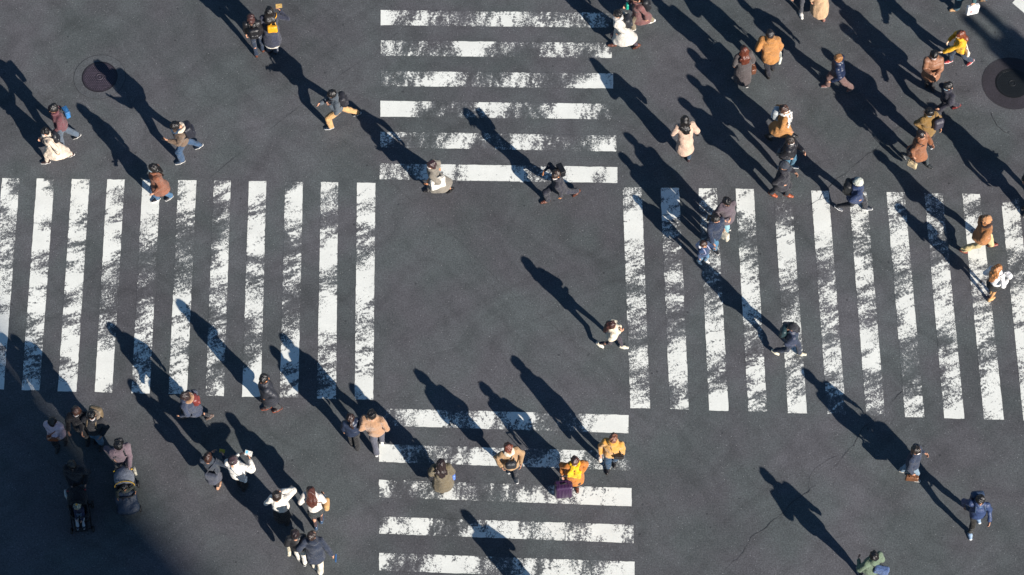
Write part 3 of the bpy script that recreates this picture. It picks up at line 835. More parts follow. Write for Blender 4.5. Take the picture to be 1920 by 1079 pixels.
    if zb < pel[2] - 0.02:
        yb = sum((hips[i] + (ank[i][0] - hips[i]) * np.clip((hips[i][2] - zb) / (hips[i][2] - ank[i][0][2]), 0, 1))[1] for i in (0, 1)) / 2
        fr_ = np.clip((pel[2] - zb) / pel[2], 0, 1)
        ext = abs(ank[0][0][1] - ank[1][0][1]) * fr_ * 0.42
        G.cone(pel + np.array([0, 0, 0.02]), np.array([pel[0], yb, zb - 0.06]), (hipw, (0.125 + bk) * s), ((0.18 + bk + g['flare']) * s, (0.145 + bk + g['flare']) * s + ext), X, k=0.05)
    for i in (0, 1):
        G.cone(N - np.array([0, 0, 0.055 * s]), sho[i], (0.070 + bk * 0.4) * s, (0.066 + bk * 0.4) * s, k=0.04)
        G.cone(sho[i], elb[i], (0.064 + bk * 0.45) * s * g['sl'], (0.053 + bk * 0.4) * s * g['sl'], k=0.02)
        G.cone(elb[i], elb[i] + (wri[i] - elb[i]) * 0.93, (0.053 + bk * 0.4) * s * g['sl'], (0.040 + bk * 0.3) * s * g['sl'], k=0.02)
    if g['collar']:
        cc = N + (hc - N) * 0.25
        ring = [cc + np.array([0.078 * math.cos(a), 0.075 * math.sin(a) + 0.005, -0.012 * math.sin(a)]) * s for a in np.linspace(0, 2 * math.pi, 13)]
        G.path(ring, g['collar'] * s, k=0.02)
    if g['hood'] == 'down':
        cc = N + np.array([0, -0.075, 0.02]) * s
        if not g['hc']: G.ell(cc, np.array([0.125, 0.07, 0.075]) * s, rot('x', 0.5), k=0.03)
    if g['puff']: G.ripple(0.012, g['puff'])
    G.folds(0.0095 if not g['puff'] else 0.005, 21, seed + 9, 0.5)
    G.cut((0, 0, zb), (0, 0, -1))
    nm = {True: 'coat', False: 'jacket'}[g['hem'] < 0.72] if g['k'] != 'knit' else 'sweater'
    P.top = G.build(nm, mat(g['k'], g['c']), root)
    if inner:                                    # shirt or lining seen in the open front / below the hem
        k_, c_, iz = inner
        I_ = Soft(lo, hi, 0.016)
        I_.cone(pel, pel - np.array([0, 0, 0.12 * s]), (0.16 * s, 0.122 * s), (0.17 * s, 0.13 * s), X); I_.cut((0, 0, iz * s - drop), (0, 0, -1))
        I_.ell(N + np.array([0, 0.075, 0.0]) * s, np.array([0.05, 0.03, 0.06]) * s, k=0.01)
        I_.build('shirt', mat(k_, c_), root)
    if g['hood'] == 'down' and g['hc']:
        K = Soft(hc - 0.4, hc + 0.3, 0.014); cc = N + np.array([0, -0.05, 0.035]) * s
        ring = [cc + np.array([0.125 * math.cos(a), -0.035 + 0.10 * math.sin(a), -0.04 * math.sin(a)]) * s for a in np.linspace(-0.25 * math.pi, 1.25 * math.pi, 14)[::1]]
        ring = [cc + np.array([0.12 * math.sin(a), -0.02 - 0.10 * math.cos(a), 0.02 * math.cos(a)]) * s for a in np.linspace(-2.1, 2.1, 14)]
        K.path(ring, 0.042 * s, k=0.02); K.folds(0.005, 45, seed); K.build('hood_trim', mat('fleece', g['hc']), root)
    # ---- hair and headgear
    hcol, hst = hair[0], hair[1]; HL = hair[2] if len(hair) > 2 else 0.30
    Hm = mat('hair', hcol)
    if hst != 'none':
        A = Soft(hc - np.array([0.22, 0.30, 0.50]), hc + np.array([0.22, 0.22, 0.22]), 0.0105)
        A.ell(hp((0, -0.018, 0.030)), np.array([0.091, 0.106, 0.096]) * hs, Rh)
        if hst in ('bob', 'long', 'wavy'):
            A.ell(hp((0, -0.03, -0.03)), np.array([0.098, 0.092, 0.10]) * hs, Rh, k=0.03)
        else:
            A.ell(hp((0, -0.040, -0.015)), np.array([0.080, 0.066, 0.075]) * hs, Rh, k=0.03)
        A.box(hp((0, 0.115, -0.085)), np.array([0.066, 0.085, 0.115]) * hs, Rh @ rot('x', 0.25), rd=0.03, k=0.02, mode='sub')
        if hst == 'short': A.cut(hp((0, 0, -0.085)), Rh @ np.array([0, -0.1, -1.0]))
        if hst == 'bob': A.cut(hp((0, 0, -0.155)), np.array([0, 0, -1.0]))
        if hst in ('long', 'wavy'):
            bk0 = N + np.array([0, -0.125 - bk, -0.01]) * s; bk1 = N + np.array([0.01, -0.175 - bk, -HL]) * s
            A.cone(hp((0, -0.055, -0.03)), bk0, (0.10 * hs, 0.055), (0.125 * s, 0.052), X, k=0.03); A.cone(bk0, bk1, (0.125 * s, 0.052), (0.075 * s, 0.03), X, k=0.03)
        if hst == 'wavy': A.folds(0.010, 40, seed, 0.4)
        if hst == 'pony':
            A.ell(hp((0, -0.125, 0.0)), (0.03, 0.03, 0.03), Rh); A.path([hp((0, -0.125, 0.0)), hp((0, -0.165, -0.07)), hp((0.02, -0.15, -0.19)), hp((0.02, -0.13, -0.27))], [0.025, 0.036, 0.028, 0.012])
        if hst == 'bun': A.ell(hp((0, -0.07, 0.118)), np.array([0.045, 0.045, 0.038]) * hs, Rh, k=0.012)
        A.folds(0.0075, 60, seed + 4, 0.3)
        A.build('hair', Hm, root)
    if hat:
        hk, hcl = hat[0], hat[1]; hm = hat[2] if len(hat) > 2 else 'knit'
        A = Soft(hc - 0.28, hc + 0.28, 0.0105)
        if hk in ('beanie', 'cap', 'bucket'):
            A.ell(hp((0, -0.014, 0.045)), np.array([0.101, 0.116, 0.098]) * hs, Rh); A.cut(hp((0, 0, 0.018)), Rh @ np.array([0, -0.2 if hk == 'beanie' else 0.0, -1.0]))
            if hk == 'beanie': A.path([hp((0.098 * math.cos(a), -0.012 + 0.112 * math.sin(a), 0.022 + 0.02 * math.sin(a))) for a in np.linspace(0, 2 * math.pi, 15)], 0.014, k=0.008)
            if hk == 'cap': A.ell(hp((0, 0.105, 0.026)), np.array([0.078, 0.075, 0.012]) * hs, Rh @ rot('x', -0.12), k=0.006)
            if hk == 'bucket': A.path([hp((0.125 * math.cos(a), -0.012 + 0.135 * math.sin(a), 0.012)) for a in np.linspace(0, 2 * math.pi, 19)], 0.016, k=0.025)
        if hk == 'hood':
            A.ell(hp((0, -0.03, 0.025)), np.array([0.115, 0.125, 0.125]) * hs, Rh); A.cone(hp((0, -0.05, -0.06)), N + np.array([0, -0.06, 0]) * s, 0.1 * hs, 0.11 * s, k=0.03)
            A.ell(hp((0, 0.12, -0.02)), np.array([0.075, 0.09, 0.10]) * hs, Rh, k=0.02, mode='sub')
            if len(hat) > 3: A.cone(hp((0, -0.10, 0.10)), hp((0, -0.17, 0.19)), 0.06, 0.012, k=0.04)
        A.folds(0.003, 60, seed); A.build('hat' if hk != 'hood' else 'hood', mat(hm, hcl), root)
        if hk == 'beanie' and len(hat) > 3:
            b = MB(); b.lathe([(0.004, -0.03), (0.022, -0.02), (0.03, 0), (0.022, 0.02), (0.004, 0.03)], 12, hp((0, -0.03, 0.155)), Rh); b.build('pompom', mat('fleece', hat[3]), root, True)
    if scarf:
        sc, km, tails = scarf
        K = Soft(lo - 0.05, hi + 0.1, 0.013); cc = N + np.array([0, 0.012, 0.03]) * s
        K.path([cc + np.array([0.092 * math.cos(a), 0.088 * math.sin(a), 0.015 * math.sin(2 * a) - 0.015 * math.sin(a)]) * s for a in np.linspace(0, 2 * math.pi, 17)], 0.043 * s, k=0.02)
        if tails:
            for sx, ln in ((-1, 0.46), (1, 0.40)):
                q0 = cc + np.array([sx * 0.05, 0.085, -0.01]) * s; q1 = chest + np.array([sx * 0.085, 0.145 + bk, 0.02]) * s; q2 = q1 + np.array([sx * 0.03, 0.03, -ln + 0.2]) * s
                K.cone(q0, q1, (0.05 * s, 0.03 * s), (0.06 * s, 0.024 * s), X, k=0.02); K.cone(q1, q2, (0.06 * s, 0.024 * s), (0.07 * s, 0.02 * s), X, k=0.02)
        K.folds(0.007, 45, seed + 2); K.build('scarf', mat(km, sc), root)
    return P

# ------------------------------------------------------------------ carried things (each a thing of its own)
def thing(P, name, label, cat, c, group=None):
    e = empty(name, P.world(c), P.rz); tag(e, label, cat, group); return e
def backpack(P, label, c, size=(0.30, 0.17, 0.44), km='nylon', dz=0.0, front=False, pocket=True, strap_c=None, dx=0.0):
    s = P.s; w, d, h = size; sg = 1 if front else -1
    up = unit(P.N - P.pel)
    ctr = P.chest + np.array([dx, sg * (0.135 + d / 2) * s, 0.02 + dz]); e = thing(P, 'backpack', label, 'backpack', ctr)
    lean = math.atan2(up[1], up[2]); R = rot('x', -lean)
    A = Soft(ctr - 0.36, ctr + 0.36, 0.013)
    A.box(ctr, (w / 2, d / 2, h / 2), R, rd=0.065); A.ell(ctr + R @ np.array([0, 0, h * 0.42]), (w * 0.42, d * 0.42, 0.05), R, k=0.03)
    A.folds(0.006, 26, SEED[0] + 5); A.build('pack', mat(km, c), e, ctr)
    if pocket:
        K = Soft(ctr - 0.3, ctr + 0.3, 0.013); K.box(ctr + R @ np.array([0, sg * d * 0.5, -h * 0.18]), (w * 0.38, 0.035, h * 0.22), R, rd=0.03)
        K.folds(0.003, 30, SEED[0]); K.build('front_pocket', mat(km, tuple(min(255, int(v * 1.12) + 4) for v in c)), e, ctr)
    b = MB(); b.tube([ctr + R @ np.array([0.03 * math.cos(a), -sg * d * 0.3, h * 0.5 + 0.03 * math.sin(a)]) for a in np.linspace(0, math.pi, 7)], 0.008, 6); b.build('grab_loop', mat(km, strap_c or c), e, True, ctr)
    for sx in (-1, 1):
        x = sx * 0.095 * s
        pts = [ctr + np.array([x, -sg * d * 0.42, h * 0.36]), P.N + np.array([x, sg * 0.085, 0.035]) * 1, P.N + np.array([x * 1.05, 0, 0.055]), P.N + np.array([x * 1.1, -sg * 0.10, 0.0]),
               P.chest + np.array([x * 1.25, -sg * 0.150, 0.02]), P.chest + np.array([x * 1.9, -sg * 0.06, -0.12]), ctr + np.array([x * 1.3, -sg * d * 0.4, -h * 0.33])]
        b = MB()
        for q in range(len(pts) - 1):
            a_, b_ = pts[q], pts[q + 1]; ax = unit(b_ - a_); side = unit(np.cross(ax, np.array([0, 1.0, 0.3]))); 
        b.tube(pts, 0.019, 6); b.build('strap', mat(km, strap_c or c), e, True, ctr)
    return e
def tote(P, label, c, i, size=(0.30, 0.09, 0.30), km='fabric', name='tote_bag', drop=0.20, at_hand=None, handle=None, mark=None, cat='bag', yaw=0.0):
    hnd = P.hand[i] if at_hand is None else np.asarray(at_hand, float)
    w, d, h = size; ctr = hnd - np.array([0, 0, drop + h / 2]); e = thing(P, name, label, cat, ctr)
    R = rot('z', math.radians(yaw) + 0.15) @ rot('y', 0.06)
    A = Soft(ctr - 0.34, ctr + 0.34, 0.0125); A.box(ctr, (d / 2, w / 2, h / 2), R, rd=min(0.03, d * 0.4)); A.folds(0.005, 24, SEED[0] + 31)
    A.build('bag_body', mat(km, c), e, ctr)
    for sx in (-1, 1):
        b = MB(); b.tube([ctr + R @ np.array([sx * d * 0.35, -w * 0.25, h * 0.45]), ctr + R @ np.array([sx * 0.012, -w * 0.16, h * 0.5 + drop * 0.7]), hnd + np.array([sx * 0.006, 0, -0.005]),
                          ctr + R @ np.array([sx * 0.012, w * 0.16, h * 0.5 + drop * 0.7]), ctr + R @ np.array([sx * d * 0.35, w * 0.25, h * 0.45])], 0.009, 6)
        b.build('handle', mat(km, handle or c), e, True, ctr)
    if mark:
        for off, hh, col in mark:
            b = MB(); b.box(ctr + R @ np.array([d / 2 + 0.002, *off]), (0.004, *hh), R, bev=0.002); b.build('print_mark', mat('fabric', col), e, False, ctr)
            b = MB(); b.box(ctr + R @ np.array([-d / 2 - 0.002, *off]), (0.004, *hh), R, bev=0.002); b.build('print_mark', mat('fabric', col), e, False, ctr)
    return e
def sling(P, label, c, ctr, size=(0.26, 0.12, 0.18), km='leather', name='shoulder_bag', strap=0, rd=0.04, yaw=0.0, sc=None, flap=True, pitch=0.0):
    """bag on a strap over shoulder strap (0 left, 1 right, None: no strap); size = width, depth, height"""
    ctr = np.asarray(ctr, float); w, d, h = size; e = thing(P, name, label, 'bag', ctr)
    R = rot('z', math.radians(yaw)) @ rot('x', pitch)
    A = Soft(ctr - 0.34, ctr + 0.34, 0.012); A.box(ctr, (w / 2, d / 2, h / 2), R, rd=min(rd, d * 0.45, h * 0.45)); A.folds(0.004, 28, SEED[0] + 17); A.build('bag_body', mat(km, c), e, ctr)
    if flap:
        A = Soft(ctr - 0.34, ctr + 0.34, 0.012); A.box(ctr + R @ np.array([0, 0, h * 0.28]), (w * 0.515, d * 0.56, h * 0.24), R, rd=0.02); A.build('flap', mat(km, tuple(int(v * 0.82) for v in c)), e, ctr)
    if strap is not None:
        sh = P.sho[strap] + np.array([0, 0, 0.085]) * P.s
        if abs(ctr[0] - sh[0]) > 0.15: sh = P.N + np.array([(-1, 1)[strap] * 0.09, 0, 0.035]) * P.s
        y_ = 0.155 if ctr[1] >= P.chest[1] else -0.155
        fr = P.chest + (sh - P.chest) * 0.45 + np.array([0, 0.15, 0]); bk = P.chest + (sh - P.chest) * 0.45 + np.array([0, -0.15, 0])
        b = MB(); b.tube([ctr + R @ np.array([w * 0.4, 0, h * 0.4]), fr, sh + np.array([0, 0.05, 0]), sh + np.array([0, -0.05, 0]), bk, ctr + R @ np.array([-w * 0.4, 0, h * 0.4])], 0.012, 6)
        b.build('strap', mat(km, sc or c), e, True, ctr)
    return e
def slab(P, name, label, cat, c, ctr, hs, R=None, km='plastic', extra=None):
    ctr = np.asarray(ctr, float); e = thing(P, name, label, cat, ctr)
    b = MB(); b.box(ctr, hs, R, bev=min(hs) * 0.6); b.build('case' if name == 'phone' else 'sheet', mat(km, c), e, False, ctr)
    if extra:
        nm, off, h2, col = extra
        Rr = np.eye(3) if R is None else R
        b = MB(); b.box(ctr + Rr @ np.array(off), h2, R); b.build(nm, mat('plastic', col), e, False, ctr)
    return e
def phone(P, label, i, c=(25, 26, 30)):
    h = P.hand[i]; R = rot('x', -0.7)
    return slab(P, 'phone', label, 'phone', c, h + np.array([0, 0.035, 0.03]), (0.037, 0.006, 0.075), R, extra=('screen', (0, -0.0065, 0), (0.033, 0.001, 0.068), (14, 16, 20)))

# ------------------------------------------------------------------ the crowd (photograph pixels of head and feet give their places)
BLK = (26, 23, 23); DBR = (52, 34, 27); BRN = (84, 50, 34); RED = (92, 46, 32); BLO = (150, 104, 62)
WS = ((232, 228, 220), (240, 238, 232))       # white sneakers
KS = ((34, 34, 38), (225, 222, 216))          # dark sneakers with pale soles
KB = ((30, 28, 30), (34, 30, 28))             # black shoes
BS = ((104, 58, 42), (66, 40, 32))            # brown shoes
CORNER_L = 'people on the left side of the crossing'

# upper left
p = person('man in a maroon jacket and faded jeans walking left beside a woman in cream', (100, 204), 196, 1.74, ((143, 263), (112, 272)), top=dict(c=(112, 64, 72), hem=0.80, bulk=0.02, collar=0.03), legs=('denim', (88, 104, 122), 0.015),
           shoe=KS, hair=(BLK, 'short'), hl='fwd', hr='pocket', yaw=15)
sling(p, 'bright blue shoulder bag on the back of the man in maroon', (58, 128, 192), p.chest + np.array([0.12, -0.26, -0.12]), (0.24, 0.13, 0.30), 'nylon', strap=1, sc=(30, 32, 38), yaw=15)
p = person('woman in a flared cream coat with a dark bun walking left', (84, 246), 184, 1.60, ((86, 301), (131, 296)), top=dict(c=(236, 216, 194), hem=0.42, flare=0.07, bulk=0.015, collar=0.03), legs=('fabric', (226, 206, 184)),
           shoe=((60, 42, 40), (236, 232, 226)), hair=(BLK, 'bun'), mask=(190, 205, 225))
backpack(p, 'small black backpack on the woman in the cream coat', (36, 38, 44), (0.25, 0.13, 0.32), 'leather')
p = person('man looking at a phone in a tan jacket with cream hood and jeans', (328, 236), 198, 1.74, ((338, 303), (371, 278)), top=dict(c=(122, 100, 82), hem=0.86, bulk=0.02, hood='down', hc=(228, 210, 186)), legs=('denim', (48, 84, 122), 0.015),
           shoe=((46, 60, 78), (240, 236, 228)), hair=(BLK, 'short'), scarf=((52, 78, 106), 'fabric', False), hl='phone', hr='pocket', pitch=35)
backpack(p, 'big black backpack on the man walking with his phone', (38, 40, 50), (0.33, 0.22, 0.48))
phone(p, 'phone held out by the man in the tan jacket', 0, (40, 50, 60))
p = person('woman in a rust brown coat and jeans stepping onto the left crosswalk', (286, 315), 215, 1.64, ((298, 382), (318, 371)), top=dict(c=(146, 88, 62), hem=0.52, bulk=0.025, flare=0.05), legs=('denim', (62, 110, 150), 0.012),
           shoe=((40, 40, 46), (244, 242, 238)), hair=(BLK, 'long', 0.34), mask=(170, 196, 210), yaw=-25, pitch=5)
p = person('woman in a black leather jacket walking away at upper left', (470, 34), 100, 1.57, ((481, 101), (494, 91)), top=dict(k='leather', c=(34, 33, 36), hem=0.90, bulk=0.015), legs=('denim', (34, 50, 74)), shoe=BS, hair=((70, 44, 42), 'bob'), inner=('fabric', (228, 232, 236), 0.80))
backpack(p, 'black leather backpack on the woman in the black leather jacket', (28, 28, 31), (0.28, 0.15, 0.34), 'leather', dz=-0.08)
p = person('tall woman in a navy coat walking away with a yellow bag on her back', (505, 21), 95, 1.68, ((517, 99), (506, 97)), top=dict(c=(52, 56, 74), hem=0.44, bulk=0.02, flare=0.05), legs=('fabric', (92, 98, 112), 0.02), skirt=('fabric', (236, 228, 214), 0.34, 0.02), shoe=KB,
           hair=(BLK, 'long', 0.22), hr='up', hl='down')
sling(p, 'mustard yellow bag on the back of the navy coat', (236, 166, 30), p.chest + np.array([0.05, -0.24, -0.06]), (0.27, 0.11, 0.27), 'leather', strap=1, flap=False)
slab(p, 'paper_map', 'folded colourful map held up by the woman in navy', 'map', (196, 160, 92), p.hand[1] + np.array([0.02, 0.05, 0.06]), (0.085, 0.004, 0.055), rot('x', -0.9), 'fabric')
p = person('boy striding left in a grey jacket and tan trousers', (621, 173), 188, 1.60, ((628, 240), (677, 213)), top=dict(c=(86, 96, 106), hem=0.86, bulk=0.012, hood='down'), legs=('fabric', (224, 174, 112), 0.015), shoe=((44, 52, 66), (246, 244, 240)),
           hair=(BLK, 'short'), hr=('px', 600, 194, 1.05), hl='strap')
backpack(p, 'black backpack on the striding boy in grey', (44, 44, 50), (0.30, 0.18, 0.42))

# centre
p = person('woman in a taupe coat with bare ankles walking left over the top crosswalk', (808, 309), 196, 1.62, ((803, 357), (842, 359)), top=dict(c=(142, 134, 122), hem=0.36, bulk=0.03, flare=0.05, collar=0.035), shoe=KB, hair=((58, 38, 40), 'bob'), mask=(230, 226, 222), hl='hold', skin=(214, 142, 96))
tote(p, 'large white tote hanging at the side of the taupe coat', (244, 238, 226), 0, (0.40, 0.12, 0.40), 'fabric', at_hand=p.chest + np.array([-0.27, -0.05, 0.05]), drop=0.06, yaw=0)
p = person('man in a black suit and brown shoes stepping off the top crosswalk', (1042, 325), 206, 1.76, ((1031, 371), (1083, 352)), top=dict(c=(44, 44, 56), hem=0.74, bulk=0.012), legs=('fabric', (46, 48, 62), 0.01), shoe=BS, hair=((58, 44, 38), 'short'),
           inner=('fabric', (232, 232, 232), 0.74), mask=(238, 236, 232), skin=(224, 150, 100), hr='up', hl='down', pitch=20, yaw=25)
sling(p, 'black bag slung behind the shoulder of the man in the suit', (26, 27, 32), p.N + np.array([0.14, -0.20, 0.02]), (0.30, 0.14, 0.26), 'nylon', strap=1)
p = person('woman in a white coat and dark tights at the end of the top crosswalk', (1158, 25), 186, 1.64, ((1158, 87), (1200, 87)), top=dict(c=(226, 220, 210), hem=0.42, bulk=0.03, flare=0.06), legs=('knit', (78, 66, 78), -0.007), shoe=((112, 70, 56), (70, 44, 38)),
           hair=(BLK, 'short'), scarf=((228, 224, 218), 'knit', False), hl='pocket')
backpack(p, 'black backpack on the woman in the white coat', (46, 48, 54), (0.30, 0.17, 0.36))
p = person('person in a mauve coat and white sneakers cut by the top edge', (1192, -4), 188, 1.70, ((1221, 45), (1185, 50)), top=dict(c=(128, 84, 82), hem=0.48, bulk=0.02, flare=0.03), legs=('fabric', (142, 128, 104), 0.015), shoe=WS, hair=(BLK, 'short'))
backpack(p, 'shiny black backpack on the person in mauve at the top edge', (34, 35, 40), (0.32, 0.18, 0.46))
sling(p, 'small turquoise pouch carried by the person in mauve', (24, 168, 140), p.chest + np.array([0.05, 0.26, -0.10]), (0.13, 0.08, 0.24), 'nylon', strap=None, flap=False)

# upper right
p = person('woman in a belted pale pink coat walking away with a black handbag', (1284, 224), 96, 1.64, ((1288, 300), (1283, 291)), top=dict(c=(224, 188, 164), hem=0.40, bulk=0.02, flare=0.04), legs=('denim', (40, 66, 92)), shoe=((60, 44, 48), (60, 44, 48)), hair=(BLK, 'long', 0.16), hl='hold', hr='hold')
sling(p, 'small black handbag at the elbow of the woman in pale pink', (34, 34, 38), p.pel + np.array([0.31, 0.04, 0.10]), (0.10, 0.20, 0.15), strap=None)
p = person('woman with reddish hair in a long dark grey coat', (1395, 94), 98, 1.64, ((1400, 157), (1388, 141)), top=dict(c=(86, 78, 78), hem=0.26, bulk=0.02, flare=0.05), legs=('fabric', (40, 40, 44)), shoe=((70, 66, 66), (232, 230, 226)), hair=(RED, 'long', 0.20), hr='bag')
tote(p, 'brown leather handbag carried by the woman in dark grey', (108, 66, 46), 1, (0.30, 0.15, 0.24), 'leather', 'handbag', 0.12)
p = person('person in an ochre jacket and black trousers walking away with a white tote', (1444, 63), 100, 1.70, ((1447, 140), (1455, 124)), top=dict(c=(196, 134, 72), hem=0.66, bulk=0.04, hood='down', flare=0.02), legs=('fabric', (34, 34, 44), 0.01), shoe=KB, hair=((44, 40, 42), 'short'), hl='hold', hr='bag', wide=1.1)
tote(p, 'white tote hanging from the hand of the person in ochre', (230, 234, 222), 1, (0.28, 0.08, 0.32), mark=[((0.02, 0.04), (0.035, 0.03), (60, 66, 70))])
p = person('person with bright white sneakers cut off by the top edge', (1498, -52), 275, 1.72, ((1503, 37), (1494, 5)), top=dict(c=(60, 66, 76)), legs=('fabric', (74, 76, 84), -0.005), shoe=WS, hair=(BLK, 'short'))
p = person('person in a long beige coat cut off by the top edge', (1540, -46), 95, 1.66, ((1544, 34), (1531, 14)), top=dict(c=(214, 176, 136), hem=0.30, bulk=0.03, flare=0.05), legs=('fabric', (52, 44, 52)), shoe=((150, 104, 92), (80, 50, 44)), hair=(BRN, 'long'))
p = person('person with bleached hair in a glossy navy puffer and brown trousers', (1571, 109), 196, 1.66, ((1547, 157), (1594, 174)), top=dict(k='leather', c=(30, 42, 70), hem=0.86, bulk=0.035, hood='down', puff=0.10), legs=('fabric', (116, 88, 84), 0.015), shoe=((120, 84, 76), (140, 138, 140)),
           hair=(BLO, 'short'), hl='fwd', hr='back', yaw=-40)
p = person('person in teal trousers and tan shoes at the top edge', (1822, -58), 186, 1.74, ((1796, 47), (1850, 31)), top=dict(c=(70, 110, 116), hem=0.62), legs=('denim', (52, 92, 112), 0.03), shoe=((196, 156, 112), (150, 112, 80)), hair=(BLK, 'short'), hl=('px', 1826, 24, 0.60))
tote(p, 'white plastic shopping bag with a small red mark', (246, 246, 244), 0, (0.34, 0.13, 0.34), 'plastic', 'shopping_bag', 0.03, mark=[((0.06, -0.02), (0.03, 0.03), (190, 30, 40))])
p = person('woman with long auburn hair in a bright yellow sweater', (1800, 65), 205, 1.60, ((1819, 123), (1777, 112)), top=dict(k='knit', c=(244, 182, 34), hem=0.84, bulk=0.02), legs=('denim', (46, 62, 84), 0.01), shoe=((176, 60, 60), (244, 242, 240)), hair=((116, 58, 36), 'long', 0.30), hl=('px', 1768, 98, 0.95), hr='hold', skin=(240, 206, 176))
sling(p, 'white bag on the hip of the woman in yellow', (238, 226, 206), p.pel + np.array([-0.22, -0.08, 0.0]), (0.22, 0.08, 0.20), strap=1, flap=False)
p = person('person in a brown padded coat checking a phone with both hands', (1752, 104), 268, 1.66, ((1750, 164), (1739, 156)), top=dict(k='nylon', c=(150, 104, 78), hem=0.52, bulk=0.05, puff=0.13, hood='down', flare=0.02), legs=('fabric', (30, 32, 40)), shoe=KB, hair=(BLK, 'bob'), mask=(240, 238, 236), hl='phone', hr='phone', pitch=22)
phone(p, 'dark phone held by the person in the brown padded coat', 1)
p = person('man in a black suit with red brown shoes hurrying left', (1777, 161), 196, 1.72, ((1803, 204), (1764, 214)), top=dict(c=(46, 46, 60), hem=0.76, bulk=0.012), legs=('fabric', (46, 46, 58), 0.01), shoe=((126, 48, 46), (70, 36, 34)), hair=(BLK, 'short'), mask=(170, 200, 220), inner=('fabric', (210, 220, 232), 0.76), hr='back', hl='fwd', pitch=25)
p = person('person in a hooded mustard jacket bending over a dark bag', (1743, 212), 292, 1.68, ((1749, 270), (1742, 262)), top=dict(c=(146, 112, 58), hem=0.62, bulk=0.035, hood='down', flare=0.02), legs=('fabric', (44, 44, 50), 0.01), shoe=((46, 46, 50), (240, 240, 240)), hair=(BLK, 'short'), mask=(180, 205, 220), pitch=35, hl='hold', hr='pocket', yaw=20)
sling(p, 'charcoal quilted bag hugged by the person in mustard', (62, 60, 72), p.chest + np.array([-0.17, 0.22, 0.02]), (0.28, 0.18, 0.38), 'nylon', strap=0, flap=False, rd=0.08)
p = person('woman in a chestnut coat with a cream tote and black boots', (1728, 252), 318, 1.62, ((1696, 296), (1741, 311)), top=dict(c=(158, 100, 66), hem=0.52, bulk=0.03, flare=0.04), legs=('fabric', (62, 72, 76), -0.01), shoe=((52, 56, 58), (40, 40, 42)), hair=((44, 34, 34), 'short'), hl='hold', hr='bag', mask=(206, 150, 120))
tote(p, 'cream tote carried by the woman in the chestnut coat', (232, 206, 160), 1, (0.28, 0.08, 0.28), handle=(40, 36, 34))
sling(p, 'black shoulder bag beside the cream tote', (44, 42, 46), p.pel + np.array([0.24, -0.10, 0.04]), (0.28, 0.11, 0.22), strap=1)
p = person('woman in a camel coat and black and white scarf facing right', (1471, 204), 342, 1.62, ((1504, 257), (1459, 267)), top=dict(c=(198, 138, 76), hem=0.46, bulk=0.025, flare=0.05), legs=('fabric', (26, 26, 30)), skirt=('spots', (232, 230, 224), 0.40, 0.0), shoe=KB, hair=((66, 44, 36), 'bob'), scarf=((232, 230, 226), 'spots', True), mask=(238, 236, 232))
backpack(p, 'pale grey backpack on the woman in the camel coat', (176, 182, 184), (0.27, 0.16, 0.36), 'nylon')
p = person('man in a shiny black puffer and blue jeans pointing ahead', (1482, 264), 336, 1.68, ((1514, 315), (1492, 322)), top=dict(k='leather', c=(36, 36, 42), hem=0.86, bulk=0.035, puff=0.11, collar=0.04), legs=('denim', (70, 124, 154), 0.01), shoe=((70, 88, 106), (226, 226, 226)), hair=((52, 42, 36), 'short'), hr='pocket', hl='phone', mask=(236, 232, 230))
sling(p, 'small grey pouch behind the man in the black puffer', (108, 112, 118), p.pel + np.array([0.14, -0.24, 0.05]), (0.18, 0.10, 0.20), 'nylon', strap=0)
p = person('man in a long black coat and dark cap with tan shoes', (1470, 311), 334, 1.72, ((1490, 374), (1463, 368)), top=dict(c=(40, 40, 50), hem=0.56, bulk=0.03, collar=0.04), legs=('fabric', (36, 38, 46), 0.01), shoe=((178, 92, 58), (96, 54, 40)), hair=(BLK, 'short'), hat=('cap', (56, 62, 74), 'fabric'), hl='hold', hr='pocket')
p = person('man in a navy jacket and pale speckled beanie with a black pack', (1610, 341), 350, 1.70, ((1580, 389), (1630, 396)), top=dict(c=(42, 60, 100), hem=0.74, bulk=0.03, hood='down'), legs=('fabric', (44, 46, 54), 0.01), shoe=((60, 66, 78), (240, 240, 238)), hair=(BLK, 'short'), hat=('beanie', (200, 204, 190), 'fleece'), hl='pocket', hr='pocket')
backpack(p, 'black backpack on the man with the pale beanie', (26, 28, 32), (0.30, 0.19, 0.44))
p = person('man in a camel coat and tan hat with cream trousers striding right', (1851, 411), 4, 1.74, ((1814, 469), (1868, 463)), top=dict(c=(186, 124, 74), hem=0.72, bulk=0.04, flare=0.02, collar=0.035), legs=('fabric', (228, 204, 146), 0.02), shoe=((136, 62, 46), (84, 40, 34)), hair=((60, 44, 38), 'short'), hat=('beanie', (216, 154, 104), 'fabric'), scarf=((60, 44, 40), 'knit', False), hl='down', hr='pocket', wide=1.0)
p = person('woman with light brown hair in a white jacket and black skirt', (1871, 504), 40, 1.52, ((1866, 549), (1876, 541)), top=dict(k='fleece', c=(244, 244, 244), hem=0.88, bulk=0.035, hood='down'), skirt=('fabric', (40, 42, 42), 0.60, 0.03), shoe=((214, 166, 110), (120, 84, 56)), hair=((172, 112, 62), 'long', 0.26), hr='hold', hl='pocket', skin=(222, 160, 104))
sling(p, 'fluffy white round bag held by the woman in white', (248, 248, 248), p.chest + np.array([0.22, 0.20, 0.05]), (0.20, 0.13, 0.18), 'fleece', strap=1, flap=False, rd=0.06)

